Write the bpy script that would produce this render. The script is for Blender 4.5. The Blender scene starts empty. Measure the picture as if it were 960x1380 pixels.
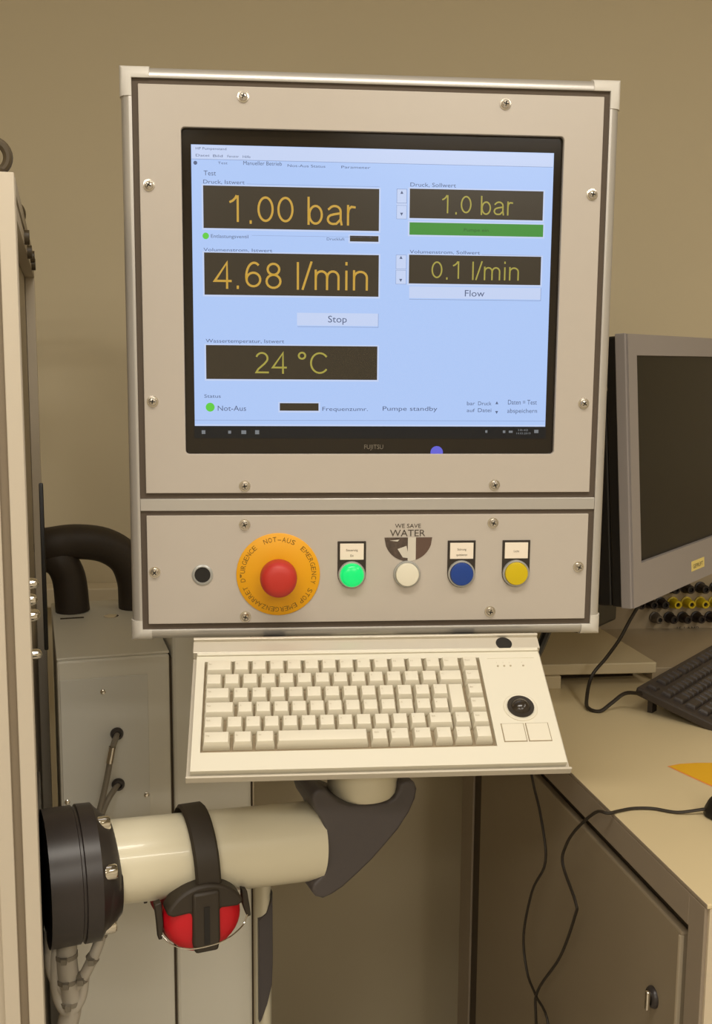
import bpy, bmesh, math, random
from mathutils import Vector as V, Matrix
random.seed(4)
SC = bpy.context.scene
COL = SC.collection
rad = math.radians

# ------------------------------------------------------------------ camera
cam_d = bpy.data.cameras.new('camera'); cam = bpy.data.objects.new('camera', cam_d); COL.objects.link(cam)
SC.camera = cam
cr = V((0.9964, -0.0845, 0.0075)); cu = V((0.0045, 0.1412, 0.9900)); cf = V((0.0847, 0.9864, -0.1411))
cf.normalize(); cr = (cr - cf*cr.dot(cf)).normalized(); cu = cr.cross(cf)
cam.matrix_world = Matrix(((cr.x, cu.x, -cf.x, -0.1178), (cr.y, cu.y, -cf.y, -1.1746), (cr.z, cu.z, -cf.z, 1.45), (0, 0, 0, 1)))
cam_d.sensor_fit = 'VERTICAL'; cam_d.sensor_height = 36; cam_d.lens = 36*1450/1380
cam_d.clip_start = 0.02; cam_d.clip_end = 50

# ------------------------------------------------------------------ world, lights, exposure
w = bpy.data.worlds.new('world'); SC.world = w; w.use_nodes = True
w.node_tree.nodes['Background'].inputs[0].default_value = (0.5, 0.42, 0.3, 1)
w.node_tree.nodes['Background'].inputs[1].default_value = 0.15
SC.view_settings.view_transform = 'Standard'; SC.view_settings.look = 'None'
SC.view_settings.gamma = 1; SC.view_settings.use_curve_mapping = False
SC.view_settings.exposure = -0.1
WARM = (1.0, 0.95, 0.87)
def area(name, loc, sx, sy, power, rot=(0, 0, 0), col=WARM):
    d = bpy.data.lights.new(name, 'AREA'); d.shape = 'RECTANGLE'; d.size = sx; d.size_y = sy; d.energy = power; d.color = col
    o = bpy.data.objects.new(name, d); o.location = loc; o.rotation_euler = rot; COL.objects.link(o); return o
LAMPS = [(-0.1, -0.9, 1.2, 0.3, 19, 'long ceiling lamp above the operator panel'), (1.5, -0.9, 0.3, 1.2, 9, 'ceiling lamp above the worktop side of the room'),
         (-1.1, -2.6, 1.2, 0.3, 20, 'added ceiling fill lamp, middle row, nearer the left wall'), (0.9, -2.6, 1.2, 0.3, 20, 'added ceiling fill lamp, middle row, nearer the right wall'),  # unseen fill lamps, added to lift the lower fronts
         (-1.1, -3.9, 1.2, 0.3, 28, 'added ceiling fill lamp, rear row, nearer the left wall'), (0.9, -3.9, 1.2, 0.3, 28, 'added ceiling fill lamp, rear row, nearer the right wall')]  # unseen lamps added for fill and the glow on the upper plate
for lx, ly, lw, ll, pw, _ in LAMPS: area('ceiling_lamp_light', (lx, ly, 2.62), lw, ll, pw)

# ------------------------------------------------------------------ helpers
def lin(c): 
    return tuple(((v/255)/12.92 if v/255 <= 0.04045 else ((v/255+0.055)/1.055)**2.4) for v in c)
MATS = {}
def mat(name, rgb, rough=0.5, metal=0.0, emit=None, es=1.0, noise=0.0, nscale=40, bump=0.0, coat=0.0, spec=0.5, alpha=None, trans=0.0):
    m = bpy.data.materials.new(name); m.use_nodes = True; nt = m.node_tree
    b = nt.nodes['Principled BSDF']
    c = lin(rgb)
    b.inputs['Base Color'].default_value = (*c, 1)
    b.inputs['Roughness'].default_value = rough; b.inputs['Metallic'].default_value = metal
    b.inputs['Coat Weight'].default_value = coat; b.inputs['Specular IOR Level'].default_value = spec
    b.inputs['Transmission Weight'].default_value = trans
    if emit:
        b.inputs['Emission Color'].default_value = (*lin(emit), 1); b.inputs['Emission Strength'].default_value = es
    if noise or bump:
        tc = nt.nodes.new('ShaderNodeTexCoord'); n = nt.nodes.new('ShaderNodeTexNoise')
        n.inputs['Scale'].default_value = nscale; n.inputs['Detail'].default_value = 4
        nt.links.new(tc.outputs['Object'], n.inputs['Vector'])
        if noise:
            mx = nt.nodes.new('ShaderNodeMix'); mx.data_type = 'RGBA'
            mx.inputs[6].default_value = (*[v*(1-noise) for v in c], 1); mx.inputs[7].default_value = (*[min(1, v*(1+noise)) for v in c], 1)
            nt.links.new(n.outputs['Fac'], mx.inputs[0]); nt.links.new(mx.outputs[2], b.inputs['Base Color'])
        if bump:
            bp = nt.nodes.new('ShaderNodeBump'); bp.inputs['Strength'].default_value = bump; bp.inputs['Distance'].default_value = 0.001
            nt.links.new(n.outputs['Fac'], bp.inputs['Height']); nt.links.new(bp.outputs[0], b.inputs['Normal'])
    MATS[name] = m; return m

M = MATS
mat('wall_paint', (194, 181, 152), 0.85, noise=0.03, nscale=3, bump=0.08)
mat('side_paint', (212, 204, 186), 0.85)
mat('floor_vinyl', (176, 168, 152), 0.5, noise=0.08, nscale=8)
mat('ceiling_paint', (225, 218, 200), 0.9)
mat('lamp_diffuser', (255, 240, 210), 0.5, emit=(255, 236, 200), es=2)
mat('lamp_housing', (225, 222, 215), 0.5)
mat('anodised', (196, 192, 186), 0.34, metal=0.55)
mat('cap_plastic', (208, 203, 194), 0.45)
mat('gasket_rubber', (86, 74, 62), 0.8)
mat('plate_paint', (188, 179, 168), 0.3, noise=0.015, nscale=60)
mat('box_paint', (170, 165, 156), 0.5)
mat('screw_steel', (215, 208, 196), 0.22, metal=1.0)
mat('recess_black', (26, 22, 18), 0.7)
mat('bezel_black', (34, 28, 21), 0.10, spec=0.5)  # base lifted to brown for the room reflected in the glass
mat('lcd_blue', (10, 12, 16), 0.25, emit=(172, 198, 244), es=1.07)
mat('lcd_white', (10, 10, 10), 0.25, emit=(200, 215, 248), es=1.0)
mat('lcd_dark', (20, 17, 13), 0.25, emit=(52, 44, 31), es=1.0)  # brown glow puts the room's reflection into the dark fields
mat('lcd_taskbar', (10, 11, 13), 0.2, emit=(8, 12, 18), es=1.0)
mat('lcd_amber', (20, 16, 5), 0.3, emit=(200, 158, 60), es=1.0)
mat('lcd_olive', (20, 18, 5), 0.3, emit=(166, 156, 68), es=1.0)
mat('lcd_green', (5, 20, 5), 0.3, emit=(62, 142, 52), es=1.0)
mat('lcd_lamp', (5, 20, 5), 0.3, emit=(96, 206, 66), es=1.0)
mat('lcd_darkgreen', (5, 10, 5), 0.3, emit=(40, 92, 36), es=1.0)
mat('lcd_ink', (10, 10, 14), 0.3, emit=(84, 98, 132), es=1.0)
mat('lcd_line', (10, 10, 14), 0.3, emit=(138, 158, 200), es=1.0)
mat('lcd_grey', (10, 10, 12), 0.3, emit=(120, 124, 128), es=1.0)
mat('brand_grey', (112, 104, 92), 0.4)
mat('led_blue', (30, 30, 90), 0.3, emit=(96, 96, 205), es=1.0)
mat('estop_yellow', (228, 162, 0), 0.45)
mat('estop_ink', (128, 94, 6), 0.6)
mat('estop_red', (186, 44, 32), 0.5)
mat('lens_green', (10, 150, 80), 0.25, emit=(0, 226, 112), es=0.85)
mat('cap_white', (226, 220, 200), 0.35)
mat('cap_blue', (24, 62, 140), 0.35)
mat('cap_yellow', (206, 180, 8), 0.35)
mat('bezel_grey', (176, 176, 172), 0.3, metal=0.4)
mat('holder_black', (46, 38, 30), 0.5)
mat('label_white', (238, 226, 208), 0.6)
mat('ink_brown', (96, 84, 68), 0.7)
mat('ink_dark', (70, 60, 50), 0.7)
mat('photo_dark', (78, 64, 54), 0.6, noise=0.8, nscale=220)
mat('photo_brown', (92, 70, 58), 0.6)
mat('photo_light', (205, 198, 184), 0.6)
mat('keyboard_cream', (222, 216, 198), 0.45)
mat('key_cream', (222, 215, 196), 0.5)
mat('key_well', (146, 130, 104), 0.7)
mat('legend_grey', (176, 164, 138), 0.7)
mat('tray_paint', (206, 198, 182), 0.3, metal=0.2)
mat('ball_black', (48, 40, 32), 0.18)
mat('arm_enamel', (222, 214, 188), 0.3, coat=0.3)
mat('charcoal_cast', (80, 74, 74), 0.42, bump=0.15, nscale=300)
mat('joint_dark', (48, 42, 40), 0.36)
mat('chrome', (235, 230, 220), 0.12, metal=1.0)
mat('band_black', (50, 42, 32), 0.55)
mat('cup_red', (196, 14, 30), 0.38)
mat('cushion_maroon', (130, 30, 34), 0.7)
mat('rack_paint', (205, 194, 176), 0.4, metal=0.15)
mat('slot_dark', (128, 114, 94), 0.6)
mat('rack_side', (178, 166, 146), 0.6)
mat('ring_dark', (72, 60, 40), 0.5)
mat('hose_black', (56, 47, 38), 0.55, bump=0.4, nscale=120)
mat('black_plastic', (22, 19, 17), 0.4)
mat('machine_paint', (222, 218, 204), 0.5, noise=0.02, nscale=10)
mat('machine_plate', (216, 214, 204), 0.45)
mat('seam_dark', (70, 58, 42), 0.8)
mat('hose_grey', (132, 124, 110), 0.5)
mat('conduit_grey', (176, 168, 154), 0.45)
mat('trunk_white', (205, 192, 166), 0.6)
mat('worktop_beige', (214, 196, 156), 0.3, noise=0.03, nscale=5)
mat('cabinet_shade', (148, 134, 116), 0.55, noise=0.03, nscale=6)  # cabinet paint darkened for the front that lies in shade
mat('door_shade', (144, 130, 108), 0.5, noise=0.03, nscale=6)  # door colour with its shade mixed in
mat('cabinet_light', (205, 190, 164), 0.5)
mat('door_glint', (186, 172, 148), 0.4)  # paler tone for the highlight on the door edge
mat('monitor_grey', (152, 145, 142), 0.5)
mat('screen_off', (16, 12, 8), 0.3, spec=0.3)
mat('sticker_yellow', (232, 212, 130), 0.6)
mat('instrument_beige', (200, 184, 150), 0.5)
mat('instrument_front', (166, 150, 124), 0.45)
mat('jack_black', (34, 24, 20), 0.45)
mat('jack_grey', (96, 86, 74), 0.45)
mat('jack_yellow', (205, 180, 20), 0.45)
mat('keys_charcoal', (52, 45, 42), 0.42)
mat('keyboard_charcoal', (58, 50, 44), 0.5)
mat('legend_pale', (150, 140, 126), 0.6)
mat('cable_black', (40, 32, 22), 0.5)
mat('paper_yellow', (226, 172, 30), 0.6)
mat('paper_edge', (230, 150, 100), 0.6)

ROOT = {}
def root(name, label, cat, loc, group=None):
    o = bpy.data.objects.new(name, None); COL.objects.link(o); o.location = loc
    o.empty_display_size = 0.05
    o['label'] = label; o['category'] = cat
    if group: o['group'] = group
    ROOT[o.name] = V(loc); return o

class B:
    def __init__(s): s.v = []; s.f = []
    def add(s, vs, fs):
        k = len(s.v); s.v += [V(p) for p in vs]; s.f += [tuple(i+k for i in f) for f in fs]; return s
    def box(s, a, b):
        (x0, y0, z0), (x1, y1, z1) = a, b
        return s.add([(x0,y0,z0),(x1,y0,z0),(x1,y1,z0),(x0,y1,z0),(x0,y0,z1),(x1,y0,z1),(x1,y1,z1),(x0,y1,z1)],
                     [(0,3,2,1),(4,5,6,7),(0,1,5,4),(1,2,6,5),(2,3,7,6),(3,0,4,7)])
    def obox(s, o, ax, ay, az, lo, hi):
        o = V(o); q = []
        for z in (lo[2], hi[2]):
            for (x, y) in ((lo[0],lo[1]),(hi[0],lo[1]),(hi[0],hi[1]),(lo[0],hi[1])):
                q.append(o+V(ax)*x+V(ay)*y+V(az)*z)
        return s.add(q, [(0,3,2,1),(4,5,6,7),(0,1,5,4),(1,2,6,5),(2,3,7,6),(3,0,4,7)])
    def lathe(s, o, axis, prof, n=24, caps=True):
        o = V(o); a = V(axis).normalized(); t = V((0,0,1)) if abs(a.z) < 0.9 else V((1,0,0))
        e1 = a.cross(t).normalized(); e2 = a.cross(e1)
        vs = []
        for (d, r) in prof:
            for i in range(n):
                th = 2*math.pi*i/n; vs.append(o+a*d+(e1*math.cos(th)+e2*math.sin(th))*r)
        fs = []
        for k in range(len(prof)-1):
            for i in range(n):
                j = (i+1) % n; fs.append((k*n+i, k*n+j, (k+1)*n+j, (k+1)*n+i))
        if caps:
            fs.append(tuple(range(n-1, -1, -1))); L = (len(prof)-1)*n; fs.append(tuple(range(L, L+n)))
        return s.add(vs, fs)
    def cyl(s, p, q, r, n=16, r2=None):
        p = V(p); q = V(q); return s.lathe(p, q-p, [(0, r), ((q-p).length, r if r2 is None else r2)], n)
    def tube(s, pts, r, n=10, smooth=6, caps=True):
        pts = [V(p) for p in pts]
        if smooth > 1 and len(pts) > 2:
            out = []
            P = [pts[0]*2-pts[1]] + pts + [pts[-1]*2-pts[-2]]
            for i in range(1, len(P)-2):
                for k in range(smooth):
                    t = k/smooth; a, b, c, d = P[i-1], P[i], P[i+1], P[i+2]
                    out.append(0.5*((2*b)+(c-a)*t+(2*a-5*b+4*c-d)*t*t+(3*b-a-3*c+d)*t**3))
            out.append(pts[-1]); rr = r
            pts = out
        N = len(pts); R = r if callable(r) else (lambda t: r)
        up = None; vs = []
        for i, p in enumerate(pts):
            d = (pts[min(i+1, N-1)]-pts[max(i-1, 0)]).normalized()
            if up is None: up = d.orthogonal().normalized()
            up = (up-d*up.dot(d)).normalized(); sd = d.cross(up)
            q = R(i/(N-1))
            for k in range(n):
                th = 2*math.pi*k/n; vs.append(p+(up*math.cos(th)+sd*math.sin(th))*q)
        fs = [(i*n+k, i*n+(k+1) % n, (i+1)*n+(k+1) % n, (i+1)*n+k) for i in range(N-1) for k in range(n)]
        if caps: fs += [tuple(range(n-1, -1, -1)), tuple(range((N-1)*n, N*n))]
        return s.add(vs, fs)
    def prism(s, poly, o, ux, uy, uz, lo, hi):
        o = V(o); ux = V(ux); uy = V(uy); uz = V(uz); n = len(poly)
        vs = [o+ux*x+uy*y+uz*lo for x, y in poly]+[o+ux*x+uy*y+uz*hi for x, y in poly]
        fs = [tuple(range(n-1, -1, -1)), tuple(range(n, 2*n))]+[(i, (i+1) % n, n+(i+1) % n, n+i) for i in range(n)]
        return s.add(vs, fs)
    def quad(s, a, b, c, d): return s.add([a, b, c, d], [(0, 1, 2, 3)])
    def torus(s, c, axis, R, r, n=28, m=10, a0=0, a1=360):
        c = V(c); a = V(axis).normalized(); t = V((0,0,1)) if abs(a.z) < 0.9 else V((1,0,0))
        e1 = a.cross(t).normalized(); e2 = a.cross(e1)
        full = (a1-a0) >= 360; K = n if full else n+1; vs = []
        for i in range(K):
            th = rad(a0+(a1-a0)*i/n); dr = e1*math.cos(th)+e2*math.sin(th)
            for k in range(m):
                ph = 2*math.pi*k/m; vs.append(c+dr*(R+r*math.cos(ph))+a*r*math.sin(ph))
        fs = []
        for i in range(n):
            j = (i+1) % K
            for k in range(m): fs.append((i*m+k, j*m+k, j*m+(k+1) % m, i*m+(k+1) % m))
        return s.add(vs, fs)

def mesh_of(b, name, base=V((0,0,0)), smooth=35):
    me = bpy.data.meshes.new(name)
    me.from_pydata([tuple(p-base) for p in b.v], [], b.f); me.validate()
    bm = bmesh.new(); bm.from_mesh(me); bmesh.ops.recalc_face_normals(bm, faces=bm.faces); bm.to_mesh(me); bm.free()
    if smooth:
        me.polygons.foreach_set('use_smooth', [True]*len(me.polygons))
        try: me.set_sharp_from_angle(angle=rad(smooth))
        except Exception: pass
    return me
def top_of(p):
    while p.parent: p = p.parent
    return p
def obj(name, b, m, parent=None, smooth=35, bevel=0, seg=2, label=None):
    base = ROOT[top_of(parent).name] if parent is not None else V((0,0,0))
    me = mesh_of(b, name, base, smooth) if isinstance(b, B) else b
    o = bpy.data.objects.new(name, me); COL.objects.link(o)
    if m and not me.materials: me.materials.append(M[m] if isinstance(m, str) else m)
    if parent is not None: o.parent = parent
    if bevel:
        md = o.modifiers.new('bevel', 'BEVEL'); md.width = bevel; md.segments = seg; md.limit_method = 'ANGLE'; md.angle_limit = rad(40)
        md.harden_normals = False
    if label: o['label'] = label
    return o
def place(name, me, parent, loc, rot=None):            # a child with shared mesh, loc in world coordinates
    o = bpy.data.objects.new(name, me); COL.objects.link(o); o.parent = parent
    o.location = V(loc)-ROOT[top_of(parent).name]
    if rot is not None: o.rotation_euler = rot
    return o
def mono(name, label, cat, b, m, group=None, smooth=35, bevel=0, seg=2, base=None):   # a thing that is one mesh
    base = V(base) if base is not None else V((sum(p.x for p in b.v)/len(b.v), sum(p.y for p in b.v)/len(b.v), min(p.z for p in b.v)))
    me = mesh_of(b, name, base, smooth)
    o = bpy.data.objects.new(name, me); COL.objects.link(o); o.location = base
    me.materials.append(M[m]); o['label'] = label; o['category'] = cat
    if group: o['group'] = group
    ROOT[o.name] = base
    if bevel:
        md = o.modifiers.new('bevel', 'BEVEL'); md.width = bevel; md.segments = seg; md.limit_method = 'ANGLE'; md.angle_limit = rad(40)
    return o
def struct(name, b, m, parent=None):
    o = obj(name, b, m, parent, smooth=0)
    if parent is None: o['kind'] = 'structure'; ROOT[o.name] = V((0,0,0))
    return o

def glyphs(s):
    cu_ = bpy.data.curves.new('text', 'FONT'); cu_.body = s; cu_.size = 1; cu_.resolution_u = 3; cu_.fill_mode = 'BOTH'
    o = bpy.data.objects.new('text', cu_); COL.objects.link(o); bpy.context.view_layer.update()
    me = bpy.data.meshes.new_from_object(o.evaluated_get(bpy.context.evaluated_depsgraph_get()))
    vs = [V(v.co) for v in me.vertices]; fs = [tuple(p.vertices) for p in me.polygons]
    bpy.data.objects.remove(o); bpy.data.curves.remove(cu_); bpy.data.meshes.remove(me)
    return vs, fs
def text(b, s, o, ux, uy, width=None, cap=None, centre=False):
    """flat lettering: origin o is the left end of the baseline, ux/uy the reading and up directions"""
    vs, fs = glyphs(s)
    if not vs: return b
    x0 = min(v.x for v in vs); x1 = max(v.x for v in vs)
    sy = cap/0.729; sx = (width/(x1-x0)) if width else sy*0.9
    off = (x1-x0)/2 if centre else 0
    ux = V(ux); uy = V(uy); o = V(o)
    return b.add([o+ux*((v.x-x0-off)*sx)+uy*(v.y*sy) for v in vs], fs)

X, Y, Z = V((1,0,0)), V((0,1,0)), V((0,0,1))
def rot2(deg):                                         # depth direction and right direction turned by deg clockwise
    a = rad(deg); return V((math.sin(a), math.cos(a), 0)), V((math.cos(a), -math.sin(a), 0))

# ================================================================== ROOM
struct('floor', B().box((-2.4, -5.8, -0.1), (2.8, 1.0, 0)), 'floor_vinyl')
struct('ceiling', B().box((-2.4, -5.8, 2.7), (2.8, 1.0, 2.8)), 'ceiling_paint')
struct('wall_back', B().box((-2.5, 0.97, 0), (2.9, 1.1, 2.7)), 'wall_paint')
struct('wall_left', B().box((-2.5, -5.8, 0), (-2.4, 0.97, 2.7)), 'side_paint')
struct('wall_right', B().box((2.8, -5.8, 0), (2.9, 0.97, 2.7)), 'side_paint')
struct('wall_front', B().box((-2.5, -5.9, 0), (2.9, -5.8, 2.7)), 'side_paint')
t = B().box((-2.4, 0.915, 0.965), (0.2, 0.97, 1.003))
o = obj('trim_1', t, 'trunk_white', None, smooth=0, bevel=0.003); o['kind'] = 'structure'
for x, y, sx, sy, _, lab in LAMPS:
    sx += 0.06; sy += 0.06
    r_ = root('ceiling_lamp', lab, 'lamp', (x, y, 2.65))
    obj('lamp_housing', B().box((x-sx/2, y-sy/2, 2.64), (x+sx/2, y+sy/2, 2.7)), 'lamp_housing', r_)
    obj('lamp_diffuser', B().box((x-sx/2+0.03, y-sy/2+0.03, 2.63), (x+sx/2-0.03, y+sy/2-0.03, 2.64)), 'lamp_diffuser', r_)

# ================================================================== OPERATOR PANEL
HW = 0.2525; ZT = 1.7347; ZB = 1.1518; ZM1, ZM0 = 1.2975, 1.2840
P = root('operator_panel', 'tall beige industrial operator panel with built-in display, screws and coloured buttons on a swivel arm', 'control panel', (0, 0.06, 1.13))
prof = [(0.0, 0.004), (0.0, -0.0015), (0.0015, -0.002), (0.0035, -0.0016), (0.0075, 0.0), (0.0105, 0.0035), (0.012, 0.0085), (0.012, 0.016), (0.0105, 0.0175), (0.0105, 0.03), (0.009, 0.1195), (0.0, 0.12)]
def sweep(b, secs, pr, cap=True):                      # secs: (x, z, dirx, dirz)
    n = len(pr); vs = []
    for (x, z, dx, dz) in secs:
        for (o_, y) in pr: vs.append((x+dx*o_, y, z+dz*o_))
    fs = [(i*n+k, i*n+(k+1) % n, (i+1)*n+(k+1) % n, (i+1)*n+k) for i in range(len(secs)-1) for k in range(n)]
    if cap: fs += [tuple(range(n-1, -1, -1)), tuple(range((len(secs)-1)*n, len(secs)*n))]
    return b.add(vs, fs)
CL = 0.018
obj('frame_rail', sweep(B(), [(-HW, ZB+0.010, -1, 0), (-HW, ZT-CL, -1, 0)], prof), 'anodised', P)
obj('frame_rail', sweep(B(), [(HW, ZB+0.010, 1, 0), (HW, ZT-CL, 1, 0)], prof), 'anodised', P)
obj('frame_rail', sweep(B(), [(-HW+CL, ZT, 0, 1), (HW-CL, ZT, 0, 1)], prof), 'anodised', P)
obj('frame_rail', sweep(B(), [(-HW+0.010, ZB, 0, -1), (HW-0.010, ZB, 0, -1)], prof), 'anodised', P)
obj('cross_rail', B().box((-HW, -0.0015, ZM0), (HW, 0.01, ZM1)), 'anodised', P, bevel=0.0008, label='flat rail between the two front plates')
capp = [(o_*1.06+0.0006 if o_ > 0.002 else o_, y-0.0008 if y < 0.01 else y) for o_, y in prof]
for sx in (-1, 1):
    for (z, sz) in ((ZT, 1), (ZB, -1)):
        obj('corner_cap', sweep(B(), [(sx*(HW-(CL if sz > 0 else 0.010)), z, 0, sz), (sx*HW, z, sx, sz), (sx*HW, z-sz*(CL if sz > 0 else 0.010), sx, 0)], capp), 'cap_plastic', P)
obj('housing', B().box((-HW+0.001, 0.006, ZB+0.001), (HW-0.001, 0.119, ZT-0.001)), 'box_paint', P, smooth=0)
def ring(b, o0, o1, i0, i1, y0, y1):                   # rectangular ring, outer corners o, inner corners i
    (ox0, oz0), (ox1, oz1), (ix0, iz0), (ix1, iz1) = o0, o1, i0, i1
    b.box((ox0, y0, oz0), (ox1, y1, iz0)); b.box((ox0, y0, iz1), (ox1, y1, oz1))
    b.box((ox0, y0, iz0), (ix0, y1, iz1)); b.box((ix1, y0, iz0), (ox1, y1, iz1)); return b
PX = 0.2459
obj('gasket', ring(B(), (-HW, ZM1), (HW, ZT), (-PX, 1.3036), (PX, 1.7286), 0.0008, 0.005), 'gasket_rubber', P, label='dark seal around the upper plate')
obj('gasket', ring(B(), (-HW, ZB), (HW, ZM0), (-PX, 1.1582), (PX, 1.2791), 0.0008, 0.005), 'gasket_rubber', P, label='dark seal around the lower plate')
# upper plate with rounded opening
ox0, ox1, oz0, oz1 = -0.2026, 0.2036, 1.3464, 1.6868
def plate_hole(b, x0, z0, x1, z1, hx0, hz0, hx1, hz1, r, y0, y1):
    inner = []; outer = []
    for (cx, cz, a0, oc) in ((hx1-r, hz1-r, 0, (x1, z1)), (hx0+r, hz1-r, 90, (x0, z1)), (hx0+r, hz0+r, 180, (x0, z0)), (hx1-r, hz0+r, 270, (x1, z0))):
        for k in range(5):
            a = rad(a0+90*k/4); inner.append((cx+r*math.cos(a), cz+r*math.sin(a))); outer.append(oc)
    n = len(inner); C_ = [(x1, z1), (x0, z1), (x0, z0), (x1, z0)]
    vs = [(x, y0, z) for x, z in inner]+[(x, y0, z) for x, z in C_]+[(x, y1, z) for x, z in inner]+[(x, y1, z) for x, z in C_]
    fs = []; K = n+4
    for i in range(n):
        j = (i+1) % n; q = i//5; q2 = j//5
        if q == q2: fs += [(i, j, n+q), (K+j, K+i, K+n+q)]
        else: fs += [(i, j, n+q2, n+q), (K+j, K+i, K+n+q, K+n+q2)]
        fs.append((i, K+i, K+j, j))
    for q in range(4): fs.append((n+q, n+(q+1) % 4, K+n+(q+1) % 4, K+n+q))
    return b.add(vs, fs)
up = obj('front_plate', plate_hole(B(), -PX, 1.3036, PX, 1.7286, ox0, oz0, ox1, oz1, 0.004, -0.0022, 0.004), 'plate_paint', P, bevel=0.0007, seg=2, label='upper plate with the display opening')
lp = obj('front_plate', B().box((-PX, -0.0022, 1.1582), (PX, 0.004, 1.2791)), 'plate_paint', P, bevel=0.0007, label='lower plate with the buttons')
# screws: pan head with cross recess
sb = B().lathe((0,0,0), (0,-1,0), [(0, 0.0062), (0.0006, 0.0062), (0.0008, 0.0046), (0.0028, 0.0043), (0.0042, 0.0031), (0.0046, 0.0012), (0.0046, 0.0001)], 16)
sme = mesh_of(sb, 'screw'); sme.materials.append(M['screw_steel'])
xb = B().box((-0.0026, -0.0047, -0.0006), (0.0026, -0.0040, 0.0006)).box((-0.0006, -0.0047, -0.0026), (0.0006, -0.0040, 0.0026))
xme = mesh_of(xb, 'screw_recess', smooth=0); xme.materials.append(M['recess_black'])
for (x, z) in [(-0.138, 1.7183), (0.1385, 1.7182), (-0.2365, 1.6273), (0.236, 1.6271), (-0.2368, 1.4029), (0.2354, 1.4026), (-0.1393, 1.3115), (0.1373, 1.3120),
               (-0.1396, 1.2688), (0.1367, 1.2693), (-0.2380, 1.2166), (0.2363, 1.2184), (-0.1395, 1.1655), (0.1359, 1.1680)]:
    s_ = place('screw', sme, P, (x, -0.0022, z), (0, random.uniform(0, 1.5), 0))
    c_ = bpy.data.objects.new('screw_recess', xme); COL.objects.link(c_); c_.parent = s_
# ---- display
D = obj('display', B().box((ox0-0.004, 0.0045, oz0-0.004), (ox1+0.004, 0.0058, oz1+0.004)), 'bezel_black', P, smooth=0, label='black glass-fronted display with a lit process screen')
YS = 0.0041
def scr(name, x0, z0, x1, z1, m, lvl=1, parent=None):
    y = YS-0.00012*lvl
    return obj(name, B().quad((x0, y, z0), (x1, y, z0), (x1, y, z1), (x0, y, z1)), m, parent or D, smooth=0)
scr('screen', -0.1928, 1.3765, 0.1945, 1.6706, 'lcd_blue', 0)
scr('taskbar', -0.1935, 1.3632, 0.1955, 1.3765, 'lcd_taskbar', 0)
hl = B()
def rect(b, x0, z0, x1, z1, lvl):
    y = YS-0.00012*lvl; b.quad((x0, y, z0), (x1, y, z0), (x1, y, z1), (x0, y, z1))
fields = [(-0.1808, 1.5856, 0.0057, 1.6293), (-0.1806, 1.5164, 0.0060, 1.5604), (-0.1798, 1.4271, 0.0054, 1.4633), (0.0386, 1.5998, 0.1842, 1.6304), (0.0388, 1.5310, 0.1839, 1.5614),
          (-0.0254, 1.5743, 0.0054, 1.5803), (-0.1008, 1.3933, -0.0585, 1.4015)]
for (a, b_, c, d) in fields: rect(hl, a-0.0015, b_-0.0018, c+0.0016, d+0.0012, 1)
rect(hl, 0.0372, 1.5808, 0.1866, 1.5968, 1)
rect(hl, 0.0395, 1.5155, 0.1850, 1.5280, 1)
rect(hl, -0.0820, 1.4850, 0.0062, 1.4985, 1)
rect(hl, 0.0245, 1.5985, 0.0355, 1.6300, 1); rect(hl, 0.0245, 1.5300, 0.0360, 1.5612, 1)
rect(hl, -0.1925, 1.6560, 0.1940, 1.6702, 1)
rect(hl, -0.1925, 1.3767, 0.1940, 1.3782, 1)
obj('screen_highlight', hl, 'lcd_white', D, smooth=0)
for (a, b_, c, d) in fields: scr('readout_field', a, b_, c, d, 'lcd_dark', 2)
scr('pump_button', 0.0388, 1.5824, 0.1852, 1.5954, 'lcd_green', 2)
def lines(b, x0, z0, x1, z1, t_, lvl, closed=True):
    rect(b, x0, z0, x1, z0+t_, lvl); rect(b, x1-t_, z0, x1, z1, lvl)
    if closed: rect(b, x0, z1-t_, x1, z1, lvl); rect(b, x0, z0, x0+t_, z1, lvl)
ln = B()
lines(ln, 0.0395, 1.5140, 0.1850, 1.5280, 0.0005, 2, False)
lines(ln, -0.0815, 1.4835, 0.0063, 1.4985, 0.0005, 2, False)
lines(ln, 0.0245, 1.6150, 0.0356, 1.6300, 0.0005, 2); lines(ln, 0.0245, 1.5985, 0.0356, 1.6130, 0.0004, 2)
lines(ln, 0.0245, 1.5460, 0.0360, 1.5612, 0.0004, 2); lines(ln, 0.0245, 1.5300, 0.0360, 1.5450, 0.0004, 2)
rect(ln, -0.1925, 1.6556, 0.1935, 1.6561, 2); rect(ln, -0.1925, 1.3826, 0.1935, 1.3830, 2)
rect(ln, -0.1830, 1.6322, -0.1815, 1.5140, 2) if False else None
rect(ln, -0.1350, 1.6315, 0.006, 1.6318, 2); rect(ln, -0.130, 1.5787, 0.0, 1.5790, 2); rect(ln, 0.118, 1.5625, 0.184, 1.5628, 2)
obj('screen_line', ln, 'lcd_line', D, smooth=0)
def ell_(cx, cy, rx, ry, a0, a1, n=14): return [(cx+rx*math.cos(rad(a0+(a1-a0)*k/n)), cy+ry*math.sin(rad(a0+(a1-a0)*k/n))) for k in range(n+1)]
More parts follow.
